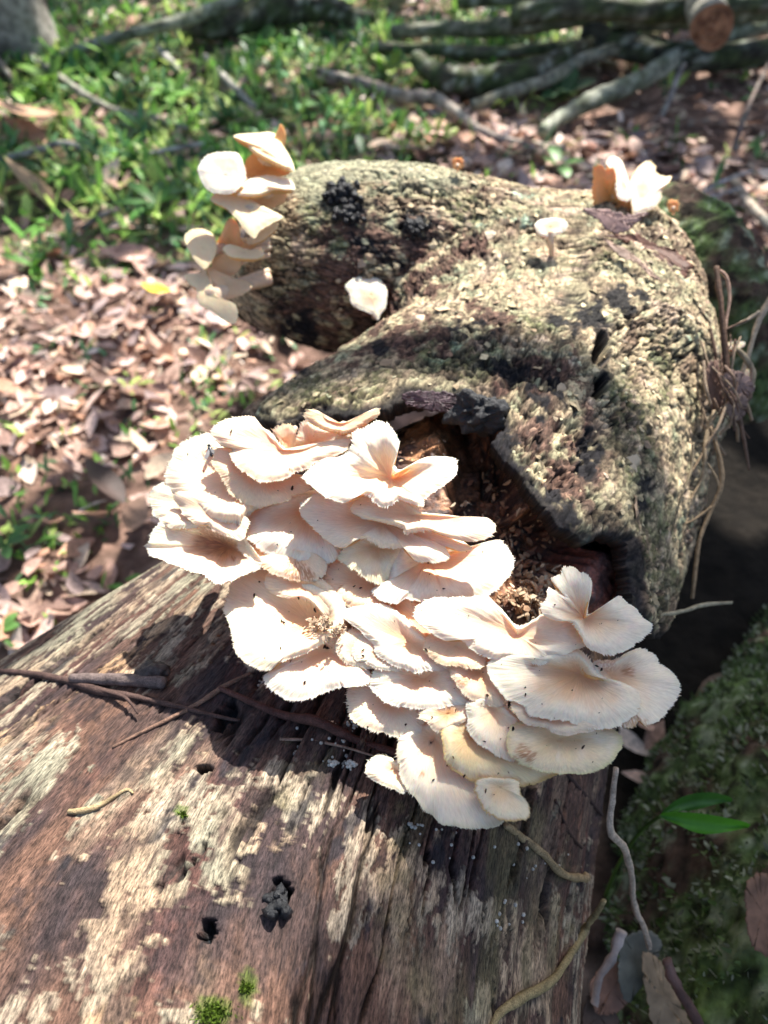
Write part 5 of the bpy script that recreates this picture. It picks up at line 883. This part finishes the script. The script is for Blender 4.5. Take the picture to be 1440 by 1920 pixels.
# litter in the lower right corner
for k, (pl, d, col, lb) in enumerate([([(1205,1790),(1235,1800),(1270,1870),(1300,1940),(1240,1960),(1215,1880)], .515, (.34,.26,.17), 'long tan leaf in the bottom right corner beside the wood'), ([(1405,1650),(1440,1640),(1470,1700),(1450,1790),(1410,1770),(1398,1700)], .50, (.20,.11,.07), 'brown ribbed dry leaf at the right edge near the bottom'), ([(1110,1840),(1150,1800),(1185,1840),(1170,1890),(1120,1900)], .53, (.30,.17,.12), 'reddish brown leaf at the foot of the bare wood'), ([(1170,1760),(1215,1745),(1240,1770),(1215,1830),(1175,1880),(1160,1820)], .53, (.13,.14,.12), 'grey stone like dead leaf between the tan and reddish ones'), ([(1100,1870),(1140,1860),(1160,1940),(1100,1950)], .53, (.12,.08,.06), 'dark leaf at the very bottom by the wood edge')]):
    tag(patch('dead_leaf', None, pl, np.mean(pl, 0), d, (.2,-.3,.9), lambda u, v: .010*u*u-.004*v, col, M_LEAF), lb, 'dead leaf')
droot('dead_twig', [(1165,1745,.50),(1150,1790,.50),(1125,1830,.50),(1115,1880,.51)], [10,9,7,8], 'whitish curved stick low beside the right edge of the wood', 'twig', (.42, .36, .33), 'sticks in the bottom right corner', M_STICK)
droot('dead_twig', [(1250,1800,.50),(1270,1850,.50),(1300,1900,.50),(1330,1960,.50)], [9,10,10,9], 'purplish brown stick in the bottom right corner', 'twig', (.14, .09, .08), 'sticks in the bottom right corner', M_STICK)

# ------------------------------------------------------------------ the tree at the top left, whose crown is unseen leaves added to shade the place
tb = gp(35, 95); tree = empty('tree', tb, 'grey mottled tree foot at the top left corner', 'tree')
tc = lambda G: mix(mix((.30, .28, .25), (.10, .09, .07), ss(-.2, .3, fbm(G[..., 0]*9, G[..., 1]*9, G[..., 2]*9, 4, 380))), (.06, .09, .03), ss(.1, .4, fbm(G[..., 0]*5, G[..., 1]*5, G[..., 2]*5, 3, 381)))
tube_mesh('trunk', [tb-[0, 0, .1], tb+[-.02, 0, .12], tb+[-.04, .05, 1.2], tb+[.1, 0, 2.6], tb+[.5, -.4, 3.6]], [.19, .14, .11, .09, .05], M_STICK, tree, 26, .25, tc, 14)
tube_mesh('limb', [tb+[.05, 0, 2.3], tb+[.9, -.3, 2.7], tb+[1.8, -.6, 2.8], tb+[2.6, -.8, 2.9]], [.06, .04, .03, .015], M_STICK, tree, 12, .25, tc, 8)
LITT = [(-200, 1240), (275, 1030), (270, 850), (330, 780), (330, 240), (540, 230), (1240, 280), (1360, 520), (1340, 760), (1230, 900), (1120, 960), (1010, 1060), (975, 1200), (960, 1330), (760, 1360), (640, 1500), (560, 1700), (520, 2000), (-200, 2000)]
LITG = [(230, 640, 340, 210), (90, 190, 150, 70), (60, 1080, 130, 60), (300, 30, 160, 26), (800, 195, 110, 26), (1150, 180, 40, 20), (350, 160, 90, 50), (120, 500, 130, 60), (820, 60, 90, 18), (1300, 60, 40, 40), (1180, 320, 60, 30), (640, 200, 60, 20)]
rg = np.random.default_rng(99); parts = []
def try_leaf(T, L, r):  # unseen leaf set along the sun direction, sparing the spots kept lit
    p4 = T+SUN*max(0, (.42-T[2])/SUN[2]); q_ = p4+np.array([[0, 0, 0], [1, 0, 0], [-1, 0, 0], [0, 1, 0], [0, -1, 0]])*r; qx, qy, _ = proj(q_)
    if inpoly(qx, qy, LITT).any(): return
    c = T+SUN*L; B = basis(SUN+rg.normal(0, .5, 3), rg.uniform(0, 6)); k = 6; a = (np.arange(k)+.5)/k*6.283
    V = np.stack([np.cos(a)*r*rg.uniform(.5, .8), np.sin(a)*r, .1*r*rg.normal(size=k)], 1)@B+c
    parts.append((V, np.array([[0, 1, 2, 3], [0, 3, 4, 5]]), np.array([.05, .12, .02])*rg.uniform(.7, 1.5)))
for i in range(3600):                                          # over the right side of the trunk and the mossy log
    T = atz(rg.uniform(560, 2100), rg.uniform(300, 2300), .42); try_leaf(T, rg.uniform(2.6, 3.3), rg.uniform(.025, .045))
NX = rg.uniform(-2.6, 2.6, 7000); NY = rg.uniform(0, 4.6, 7000); QX, QY, QD = proj(np.stack([NX, NY, 0*NX], -1))
LI = ells(QX, QY, LITG, 340, 50); NI = fbm(NX*5., NY*5., 0, 3, 341); SK = rg.random(7000) < np.where(LI > .5, .94, np.where(NI > .05, .8, .05))
for x, y in zip(NX[~SK], NY[~SK]):                              # over the forest floor
    T = np.array([x, y, 0])
    try_leaf(T, rg.uniform(2.8, 3.8), rg.uniform(.04, .08))
V, F, Cc = join(parts); cr = mesh('shade_crown', V, F, M_GREEN, tree, Cc); tag(cr, kind='stuff')
